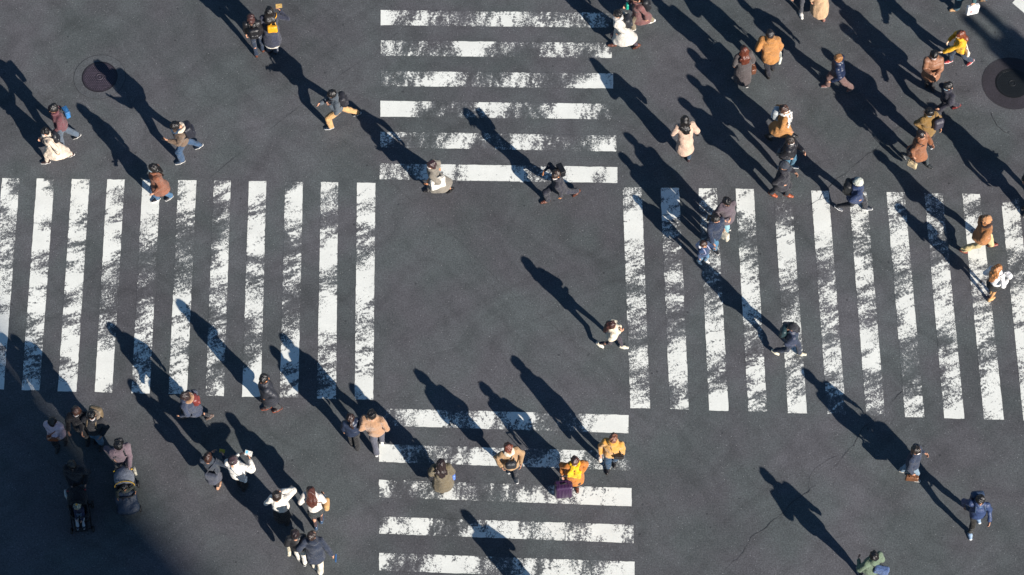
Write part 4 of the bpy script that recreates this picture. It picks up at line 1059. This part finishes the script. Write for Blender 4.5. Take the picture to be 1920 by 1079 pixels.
# right crosswalk family
p = person('man in a dusty mauve coat and light jeans on the right crosswalk', (1363, 379), 303, 1.70, ((1383, 431), (1376, 420)), top=dict(c=(104, 92, 100), hem=0.68, bulk=0.035, hood='down'), legs=('denim', (146, 198, 214), 0.015), shoe=KS, hair=(BLK, 'short'), hl='fold', hr='pocket', pitch=25)
p = person('woman in a navy jacket and jeans holding a small child by the hand', (1342, 411), 312, 1.60, ((1356, 478), (1344, 466)), top=dict(c=(38, 52, 78), hem=0.70, bulk=0.03, hood='down'), legs=('denim', (72, 126, 162), 0.01), shoe=KS, hair=(BLK, 'pony'), hr=('px', 1338, 462, 0.72), hl='bag', yaw=20)
tote(p, 'cream canvas tote between the man in mauve and the woman in navy', (236, 224, 200), 0, (0.36, 0.10, 0.36), drop=0.10)
p = person('small child in a blue jacket walking hand in hand', (1319, 459), 318, 1.14, ((1310, 493), (1326, 488)), top=dict(c=(38, 66, 108), hem=0.78, bulk=0.035, hood='down', hc=(226, 226, 232)), legs=('denim', (96, 140, 176), 0.01), shoe=WS, hair=((66, 44, 36), 'short'), hl=('px', 1337, 464, 0.70), skin=(214, 160, 128))
backpack(p, 'small lilac grey backpack on the child in blue', (150, 152, 180), (0.19, 0.11, 0.23))
p = person('girl in a cream sweater and dark leggings taking a long step', (1147, 609), 344, 1.54, ((1139, 650), (1180, 655)), top=dict(k='knit', c=(240, 226, 200), hem=0.86, bulk=0.025, collar=0.03), legs=('knit', (62, 54, 66), -0.007), shoe=((236, 222, 196), (244, 240, 228)), hair=((62, 34, 30), 'long', 0.24), hl='strap', hr='fold')
p = person('boy in a navy quilted jacket and cap stepping over the right crosswalk', (1487, 613), 346, 1.58, ((1458, 660), (1503, 667)), top=dict(k='nylon', c=(54, 62, 84), hem=0.84, bulk=0.03, puff=0.09, collar=0.035), legs=('fabric', (46, 56, 76), 0.01), shoe=((214, 204, 176), (240, 234, 214)), hair=(BLK, 'short'), hat=('cap', (44, 46, 54), 'fabric'), hl='back', hr='pocket', pitch=25)
backpack(p, 'dark green backpack on the boy in the quilted jacket', (42, 66, 72), (0.28, 0.16, 0.38))

# lower right
p = person('man in a navy jacket and white mask carrying a brown bag', (1718, 845), 345, 1.70, ((1694, 886), (1716, 896)), top=dict(c=(48, 60, 84), hem=0.80, bulk=0.02), legs=('denim', (136, 164, 186), 0.01), shoe=((150, 140, 130), (226, 222, 214)), hair=((44, 36, 32), 'short'), mask=(244, 242, 240), hr='bag', hl='hold', pitch=8)
tote(p, 'brown leather bag at the side of the man in navy', (122, 80, 52), 1, (0.32, 0.11, 0.24), 'leather', 'handbag', 0.06)
p = person('man in a blue jacket and black trousers walking towards the viewer', (1838, 938), 278, 1.74, ((1829, 1008), (1842, 978)), top=dict(k='nylon', c=(50, 68, 108), hem=0.84, bulk=0.02), inner=('fabric', (130, 190, 236), 0.84), legs=('fabric', (40, 38, 34)), shoe=((150, 176, 204), (240, 240, 240)), hair=(BLK, 'short'), hl='fwd', hr='back', pitch=20)
backpack(p, 'slate blue backpack on the man in the blue jacket', (52, 70, 98), (0.32, 0.18, 0.46))
p = person('man in a sage green jacket entering at the bottom edge', (1639, 1042), 104, 1.70, None, 0.55, 'L', top=dict(c=(112, 132, 108), hem=0.80, bulk=0.03, hood='down'), legs=('fabric', (50, 52, 58)), shoe=KS, hair=(BLK, 'short'), hl='hold')
sling(p, 'washed blue denim bag on the back of the man in sage green', (90, 116, 168), p.chest + np.array([0.16, -0.24, -0.06]), (0.36, 0.14, 0.30), 'denim', strap=0, sc=(40, 44, 48), yaw=-25, flap=False)

# lower centre
p = person('woman in a long olive coat on the bottom crosswalk seen from behind', (826, 869), 98, 1.62, ((829, 918), (836, 910)), top=dict(c=(118, 106, 82), hem=0.34, bulk=0.035, flare=0.07, sl=1.15), legs=('fabric', (44, 44, 50)), shoe=KB, hair=((40, 28, 28), 'long', 0.20), hr='bag', hl='bag')
tote(p, 'blue and white plastic bag in the hand of the woman in olive', (96, 130, 214), 1, (0.20, 0.08, 0.22), 'plastic', 'shopping_bag', 0.03, yaw=0)
sling(p, 'black handbag at the left elbow of the woman in olive', (40, 40, 46), p.pel + np.array([-0.29, 0.02, 0.02]), (0.12, 0.26, 0.22), strap=None)
p = person('woman with chestnut hair and a pale scarf in a beige jacket', (953, 841), 278, 1.62, ((968, 903), (957, 884)), top=dict(c=(188, 150, 108), hem=0.66, bulk=0.03, flare=0.02), legs=('fabric', (40, 42, 50)), shoe=((60, 64, 70), (240, 240, 236)), hair=((110, 56, 40), 'bob'), scarf=((240, 226, 202), 'knit', False), hl='hold', hr='hold', pitch=48)
sling(p, 'black rucksack worn on the chest of the woman in beige', (34, 36, 42), p.chest + np.array([0.0, 0.24, -0.10]), (0.28, 0.17, 0.30), 'nylon', strap=0, rd=0.08, flap=False)
p = person('woman in an orange coat with a bright yellow scarf', (1078, 865), 268, 1.62, None, 0.25, 'L', top=dict(c=(206, 124, 44), hem=0.44, bulk=0.035, flare=0.06), legs=('fabric', (60, 50, 44)), shoe=BS, hair=((82, 52, 44), 'short'), scarf=((252, 196, 12), 'knit', True), mask=(236, 226, 216), hr=(0.30, 0.12, 0.86), hl='pocket', pitch=25)
PX = p
p = person('man in a mustard fleece jacket and blue jeans carrying a white bag', (1150, 823), 268, 1.70, ((1141, 881), (1150, 868)), top=dict(k='fleece', c=(218, 156, 62), hem=0.82, bulk=0.035, collar=0.045), legs=('denim', (40, 76, 108), 0.015), shoe=KB, hair=((122, 78, 58), 'short'), mask=(240, 236, 230), hr='bag', hl='down', pitch=25, wide=1.08)
tote(p, 'small white bag in the hand of the man in mustard', (226, 216, 204), 1, (0.18, 0.08, 0.20), drop=0.04)
sling(p, 'black hip bag on the man in mustard', (44, 40, 40), p.pel + np.array([-0.16, 0.20, 0.10]), (0.24, 0.10, 0.16), 'nylon', strap=1)
p = person('girl in a glossy navy puffer walking away, hair in a low ponytail', (657, 783), 98, 1.50, ((667, 838), (662, 829)), top=dict(k='leather', c=(38, 48, 70), hem=0.82, bulk=0.035, puff=0.10, hood='down'), inner=('fabric', (236, 236, 236), 0.78), legs=('fabric', (34, 34, 36), 0.015), shoe=KB, hair=((52, 34, 30), 'pony'))
p = person('man in a tan sweater and grey trousers walking away', (697, 776), 96, 1.74, ((712, 847), (722, 824)), top=dict(k='fleece', c=(178, 136, 102), hem=0.84, bulk=0.035, collar=0.035), legs=('fabric', (92, 94, 108), 0.015), shoe=WS, hair=(BLK, 'short'), hl='pocket', hr='pocket', wide=1.12)

# lower left, in the sun
p = person('man in a black padded coat with rust soled boots', (494, 711), 205, 1.72, ((503, 771), (520, 766)), top=dict(k='nylon', c=(52, 54, 62), hem=0.50, bulk=0.04, puff=0.12, collar=0.045), legs=('fabric', (46, 48, 54), 0.01), shoe=((60, 46, 44), (168, 72, 36)), hair=(BLK, 'short'), skin=(222, 146, 92), hl='pocket', hr='pocket', pitch=25, yaw=20)
p = person('woman in a navy coat with a tan fur trimmed hood walking left', (345, 742), 190, 1.60, ((342, 782), (391, 784)), top=dict(c=(56, 66, 90), hem=0.56, bulk=0.03, hood='down', hc=(172, 128, 92)), legs=('fabric', (44, 44, 50)), shoe=((96, 80, 74), (150, 130, 118)), hair=((48, 36, 36), 'bob'), hl='fwd', pitch=20)
backpack(p, 'oxblood red backpack on the woman with the fur hood', (124, 56, 52), (0.27, 0.15, 0.32), 'leather')
p = person('woman in a dark coat with a black apron skirt reading a yellow sheet', (390, 857), 78, 1.58, ((410, 911), (402, 900)), top=dict(c=(48, 58, 72), hem=0.82, bulk=0.02), skirt=('fabric', (72, 76, 92), 0.42, 0.04), legs=('knit', (44, 36, 38), -0.007), shoe=((196, 150, 120), (120, 80, 60)), hair=((64, 40, 32), 'bob'), hr='up', hl='phone')
slab(p, 'paper_map', 'yellow edged leaflet held by the woman in the dark coat', 'leaflet', (206, 190, 66), p.hand[1] + np.array([-0.02, 0.04, 0.02]), (0.07, 0.004, 0.05), rot('x', -0.8), 'fabric')
sling(p, 'grey cloth bag across the back of the woman with the leaflet', (74, 80, 96), p.pel + np.array([0.06, -0.24, 0.08]), (0.34, 0.11, 0.28), 'fabric', strap=1, flap=False)
p = person('person in a white fleece and plum beanie holding an open map', (437, 864), 72, 1.62, ((460, 914), (452, 905)), top=dict(k='fleece', c=(240, 234, 222), hem=0.80, bulk=0.045), legs=('fabric', (26, 26, 32), 0.02), shoe=KB, hair=(BLK, 'short'), hat=('beanie', (72, 54, 62), 'knit'), hr='up', hl='phone')
slab(p, 'paper_map', 'white and blue map held by the person in the plum beanie', 'map', (244, 240, 232), p.hand[1] + np.array([-0.04, 0.06, 0.05]), (0.095, 0.004, 0.07), rot('x', -0.8), 'fabric', extra=('map_panel', (-0.05, -0.005, 0.02), (0.03, 0.001, 0.04), (110, 190, 220)))
sling(p, 'slate grey pouch on the right hip of the person in white fleece', (70, 88, 108), p.pel + np.array([0.20, -0.17, 0.06]), (0.22, 0.12, 0.22), 'nylon', strap=0, rd=0.07)
p = person('woman in a white blouse and long black skirt with hands near her face', (519, 929), 84, 1.60, ((540, 978), (534, 970)), top=dict(k='fleece', c=(240, 232, 218), hem=0.88, bulk=0.045), skirt=('fabric', (26, 26, 30), 0.30, 0.03), legs=('fabric', (26, 26, 30)), shoe=KB, hair=((40, 30, 26), 'bob'), hr='face', hl='hold')
p = person('woman in a white sweater and dark skirt with a round straw bag', (583, 921), 92, 1.60, ((595, 987), (603, 975)), top=dict(k='knit', c=(238, 228, 218), hem=0.88, bulk=0.02), skirt=('fabric', (48, 54, 58), 0.62, 0.02), legs=('knit', (70, 54, 58), -0.007), shoe=((50, 74, 104), (70, 90, 116)), hair=((84, 48, 40), 'wavy', 0.22), hl='hold', hr='hold')
sling(p, 'round straw bag on the arm of the woman in white', (216, 168, 110), p.pel + np.array([0.30, -0.02, 0.16]), (0.13, 0.28, 0.28), 'straw', strap=1, flap=False, rd=0.06, sc=(90, 50, 40))
p = person('woman in a black waistcoat and white trousers at the lower edge', (553, 1001), 94, 1.62, ((570, 1053), (562, 1043)), top=dict(k='leather', c=(44, 44, 46), hem=0.84, bulk=0.03), legs=('fabric', (240, 234, 222), 0.012), shoe=((40, 40, 44), (236, 234, 230)), hair=((42, 32, 34), 'short'), hl='bag', hr='down')
tote(p, 'cream tote hanging from the woman in the black waistcoat', (236, 226, 198), 0, (0.26, 0.08, 0.26), drop=0.16, mark=[((0.0, 0.03), (0.05, 0.012), (70, 66, 60))])
p = person('person in a navy parka and white trousers beside the black waistcoat', (585, 1004), 88, 1.70, ((600, 1076), (592, 1064)), top=dict(c=(44, 54, 74), hem=0.64, bulk=0.035, hood='down', flare=0.02), legs=('fabric', (238, 226, 204), 0.015), shoe=WS, hair=((48, 36, 32), 'short'), yaw=-40, hr=(0.40, 0.02, 0.88), hl='link')
slab(p, 'folder', 'blue folder in the right hand of the person in the navy parka', 'folder', (44, 92, 150), p.hand[1] + np.array([0.05, 0.0, -0.10]), (0.012, 0.10, 0.10), rot('x', 0.3), 'plastic')

# lower left, in the building's shade
p = person('person in black with a white mask among the shaded group', (142, 772), 262, 1.68, None, 0.3, 'L', top=dict(c=(40, 38, 42), hem=0.66, bulk=0.03), legs=('fabric', (32, 32, 36)), shoe=KB, hair=((84, 56, 46), 'bob'), mask=(236, 234, 232), group=CORNER_L)
p = person('person in a dark jacket and light jeans with black boots in the shaded group', (172, 780), 258, 1.70, ((189, 838), (181, 826)), top=dict(c=(52, 52, 56), hem=0.80, bulk=0.03, hood='down', hc=(150, 132, 112)), legs=('denim', (104, 146, 178), 0.012), shoe=KB, hair=(BLK, 'short'), mask=(236, 236, 236), hl='hold', hr='hold', group=CORNER_L, yaw=20)
backpack(p, 'khaki bulky backpack in the shaded group', (136, 116, 88), (0.32, 0.22, 0.40), 'nylon')
p = person('woman in a pale pink jacket with folded arms and a brown pouch', (98, 792), 268, 1.60, None, 0.22, 'R', top=dict(k='nylon', c=(222, 196, 204), hem=0.78, bulk=0.045, puff=0.12), legs=('fabric', (28, 28, 32), 0.015), shoe=KB, hair=(BLK, 'short'), hl='fold', hr='fold', pitch=30, group=CORNER_L)
sling(p, 'rust brown pouch at the waist of the woman in pink', (162, 86, 48), p.pel + np.array([0.05, 0.22, 0.12]), (0.28, 0.10, 0.18), strap=0)
p = person('man in a mauve sweater pushing the grey hooded pushchair', (222, 836), 278, 1.72, None, 0.45, 'L', top=dict(k='knit', c=(130, 110, 118), hem=0.84, bulk=0.03), legs=('fabric', (88, 88, 96), 0.01), shoe=KS, hair=(BLK, 'short'), hl=('px', 243, 876, 1.0), hr=('px', 212, 858, 1.05), pitch=42, group=CORNER_L)
backpack(p, 'small black shoulder pack behind the man in mauve', (34, 36, 42), (0.22, 0.12, 0.24), dz=0.12)
PB = p
p = person('man in black with a white mask pushing the black pushchair', (135, 873), 276, 1.74, None, 0.45, 'R', top=dict(c=(36, 36, 42), hem=0.74, bulk=0.03), legs=('fabric', (30, 30, 34)), shoe=KB, hair=(BLK, 'short'), mask=(206, 220, 230), hl=('px', 161, 906, 1.0), hr=('px', 133, 909, 1.0), pitch=38, group=CORNER_L)
PA = p

# just outside the frame: their shadows are seen
p = person('person below the bottom edge whose shadow reaches the last stripe', (1056, 1124), 120, 1.70, None, 0.3, 'L', top=dict(c=(80, 80, 90), hem=0.70, bulk=0.03), legs=('fabric', (50, 50, 56)), hr='hold', group='walkers outside the frame')
p = person('person in a black coat just beyond the right edge', (1956, 318), 30, 1.74, None, 0.4, 'L', top=dict(c=(30, 30, 36), hem=0.60, bulk=0.04), legs=('fabric', (34, 34, 38)), shoe=KB, group='walkers outside the frame')
p = person('second person in grey beyond the right edge', (1962, 350), 20, 1.66, None, 0.3, 'R', top=dict(c=(90, 90, 96), hem=0.66, bulk=0.03), legs=('fabric', (50, 52, 60)), group='walkers outside the frame')

# ------------------------------------------------------------------ suitcase
c = P0 = at(1056, 928); e = empty('suitcase', (c[0], c[1], 0.0085), PX.rz + 0.15)
tag(e, 'glossy purple hard shell suitcase pulled beside the orange coat', 'suitcase')
A = Soft((-0.3, -0.25, -0.02), (0.3, 0.25, 0.75), 0.012); A.box((0, 0, 0.36), (0.22, 0.14, 0.31), None, rd=0.06)
for x in (-0.12, -0.04, 0.04, 0.12):
    for sy in (-1, 1): A.cone((x, sy * 0.137, 0.12), (x, sy * 0.137, 0.58), 0.011, k=0.012)
    A.cone((x, -0.09, 0.668), (x, 0.09, 0.668), 0.009, k=0.012)
A.build('shell', mat('plastic', (62, 38, 72)), e)
b = MB(); b.box((0, 0, 0.36), (0.2225, 0.008, 0.3125), bev=0.004); b.build('zip_band', mat('rubber', (24, 22, 26)), e)
b = MB()
for sx in (-1, 1): b.tube([(sx * 0.09, -0.10, 0.30), (sx * 0.09, -0.10, 0.95)], 0.010, 8)
b.tube([(-0.09, -0.10, 0.95), (0.09, -0.10, 0.95)], 0.016, 8); b.build('pull_handle', mat('metal', (70, 70, 74)), e, True)
b = MB(); b.tube([(-0.07, 0, 0.665), (-0.06, 0, 0.695), (0.06, 0, 0.695), (0.07, 0, 0.665)], 0.012, 6); b.build('carry_handle', mat('rubber', (24, 22, 26)), e, True)
for sx in (-1, 1):
    for sy in (-1, 1):
        b = MB(); b.lathe([(0.012, -0.012), (0.03, -0.012), (0.03, 0.012), (0.012, 0.012)], 14, (sx * 0.16, sy * 0.08, 0.03), rot('y', math.pi / 2)); b.build('wheel', mat('rubber', (20, 20, 22)), e, True)

# ------------------------------------------------------------------ pushchairs with their children
def pushchair(P, label, fab, hood, cover, fr_c, accent, child_kw, child_label, up_child):
    base = P.world((0, 0.78, 0)); base[2] = 0.0085
    e = empty('pushchair', base, P.rz); tag(e, label, 'pushchair')
    FM = mat('metal', fr_c); b = MB()
    for sx in (-1, 1):
        b.tube([(sx * 0.22, -0.36, 1.0), (sx * 0.235, -0.20, 0.72), (sx * 0.235, 0.34, 0.12)], 0.014, 8)
        b.tube([(sx * 0.235, -0.10, 0.58), (sx * 0.25, -0.32, 0.12)], 0.013, 8)
    b.tube([(-0.25, -0.32, 0.12), (0.25, -0.32, 0.12)], 0.012, 8); b.tube([(-0.235, 0.34, 0.14), (0.235, 0.34, 0.14)], 0.012, 8); b.build('frame', FM, e, True)
    b = MB(); b.tube([(-0.22, -0.36, 1.0), (-0.19, -0.40, 1.03), (0.19, -0.40, 1.03), (0.22, -0.36, 1.0)], 0.020, 8); b.build('handlebar', mat('rubber', (26, 26, 30)), e, True)
    for sx in (-1, 1):
        b = MB(); b.lathe([(0.004, -0.02), (0.022, -0.018), (0.028, 0), (0.022, 0.018), (0.004, 0.02)], 10, (sx * 0.215, -0.35, 1.0)); b.build('hinge_button', mat('plastic', accent), e, True)
        for y, r in ((-0.32, 0.10), (0.34, 0.085)):
            w = MB(); w.lathe([(r * 0.55, -0.02), (r * 0.95, -0.022), (r, 0), (r * 0.95, 0.022), (r * 0.55, 0.02)], 20, (sx * 0.27, y, r), rot('y', math.pi / 2)); t = w.build('wheel', mat('rubber', (24, 24, 26)), e, True)
            w = MB(); w.lathe([(0.01, -0.018), (r * 0.6, -0.016), (r * 0.6, 0.016), (0.01, 0.018)], 16, (sx * 0.27, y, r), rot('y', math.pi / 2)); w.build('hub', mat('plastic', (150, 150, 154)), t, True)
    A = Soft((-0.4, -0.6, 0.1), (0.4, 0.7, 1.25), 0.014)
    A.box((0, -0.16, 0.66), (0.20, 0.035, 0.28), rot('x', 0.45), rd=0.03); A.box((0, 0.06, 0.43), (0.20, 0.19, 0.04), rot('x', 0.10), rd=0.035)
    A.box((0, 0.32, 0.26), (0.17, 0.13, 0.025), rot('x', -0.45), rd=0.02)
    for sx in (-1, 1): A.box((sx * 0.20, 0.0, 0.52), (0.025, 0.19, 0.10), None, rd=0.02)
    A.folds(0.005, 26, 77); A.build('seat', mat('fabric', fab), e)
    A = Soft((-0.4, -0.7, 0.4), (0.4, 0.5, 1.4), 0.013)
    A.ell((0, -0.20, 0.86), (0.25, 0.30, 0.26)); A.ell((0, -0.18, 0.83), (0.228, 0.285, 0.238), k=0.008, mode='sub'); A.cut((0, -0.02, 0.9), (0, 1.0, -0.35)); A.cut((0, 0, 0.80), (0, -0.25, -1.0))
    A.folds(0.004, 26, 5); hd_ = A.build('canopy', mat('fabric', hood), e)
    b = MB(); b.tube([(0.245 * math.cos(a), 0.03 - 0.03 * math.sin(a), 0.86 + 0.25 * math.sin(a)) for a in np.linspace(0.0, math.pi, 15)], 0.013, 6); b.build('canopy_rim', mat('fabric', accent if cover else (30, 30, 34)), hd_, True)
    A = Soft((-0.4, -0.5, 0.0), (0.4, 0.5, 0.5), 0.015); A.box((0, -0.05, 0.22), (0.19, 0.22, 0.08), None, rd=0.04); A.folds(0.008, 20, 9); A.build('basket', mat('nylon', (38, 38, 44)), e)
    b = MB(); b.tube([(-0.22, 0.14, 0.64), (-0.15, 0.24, 0.66), (0.15, 0.24, 0.66), (0.22, 0.14, 0.64)], 0.018, 8); b.build('bumper_bar', mat('rubber', (30, 30, 34)), e, True)
    if cover:
        A = Soft((-0.45, -0.3, 0.0), (0.45, 0.8, 1.0), 0.015)
        A.cone((0, 0.10, 0.60), (0, 0.46, 0.36), (0.235, 0.10), (0.27, 0.11), (1, 0, 0), k=0.03); A.folds(0.010, 22, 21); A.build('foot_muff', mat('nylon', cover), e)
    loc = P.world((0, 0.78, 0))
    kw = dict(child_kw)
    q = person(child_label, None, math.degrees(P.th), 0.92, seat=(np.array([loc[0], loc[1], 0.0085]), up_child), group='small children in pushchairs', **kw)
    return e, q
e1, k1 = pushchair(PA, 'black pushchair in deep shade carrying a child in a checked hat', (30, 30, 36), (28, 28, 34), None, (40, 40, 44), (150, 40, 50),
    dict(top=dict(c=(46, 50, 78), hem=0.0, bulk=0.02), legs=('fabric', (176, 186, 198)), shoe=((40, 50, 70), (236, 236, 236)), hair=(BLK, 'short'), hat=('beanie', (206, 196, 160), 'plaid', (230, 170, 40)), hl=(-0.06, 0.30, 0.62), hr=(0.06, 0.30, 0.62), pitch=20),
    'toddler in a checked bobble hat sitting in the black pushchair', (0.50, 0.0, 0.33, 0.36))
e2, k2 = pushchair(PB, 'pushchair with a grey canopy and a dark navy foot cover', (60, 62, 72), (140, 146, 158), (38, 52, 72), (90, 92, 96), (226, 176, 40),
    dict(top=dict(c=(72, 76, 66), hem=0.0, bulk=0.02), legs=('fabric', (50, 60, 80)), shoe=((40, 40, 46), (200, 200, 200)), hair=(BLK, 'short'), hl=(-0.24, 0.14, 0.74), hr=(0.22, 0.20, 0.62), pitch=25, skin=(220, 150, 110)),
    'toddler with dark hair leaning forward in the grey canopied pushchair', (0.52, 0.05, 0.36, 0.40))
b_ = tote(PB, 'cream cloth bag hung on the handle of the grey pushchair', (222, 214, 190), 0, (0.18, 0.06, 0.20), drop=0.05, at_hand=np.array([-0.28, 0.42, 0.98]))
b_ = tote(PA, 'white bag hung on the handle of the black pushchair', (226, 226, 220), 1, (0.18, 0.06, 0.22), drop=0.06, at_hand=np.array([0.27, 0.44, 0.98]))
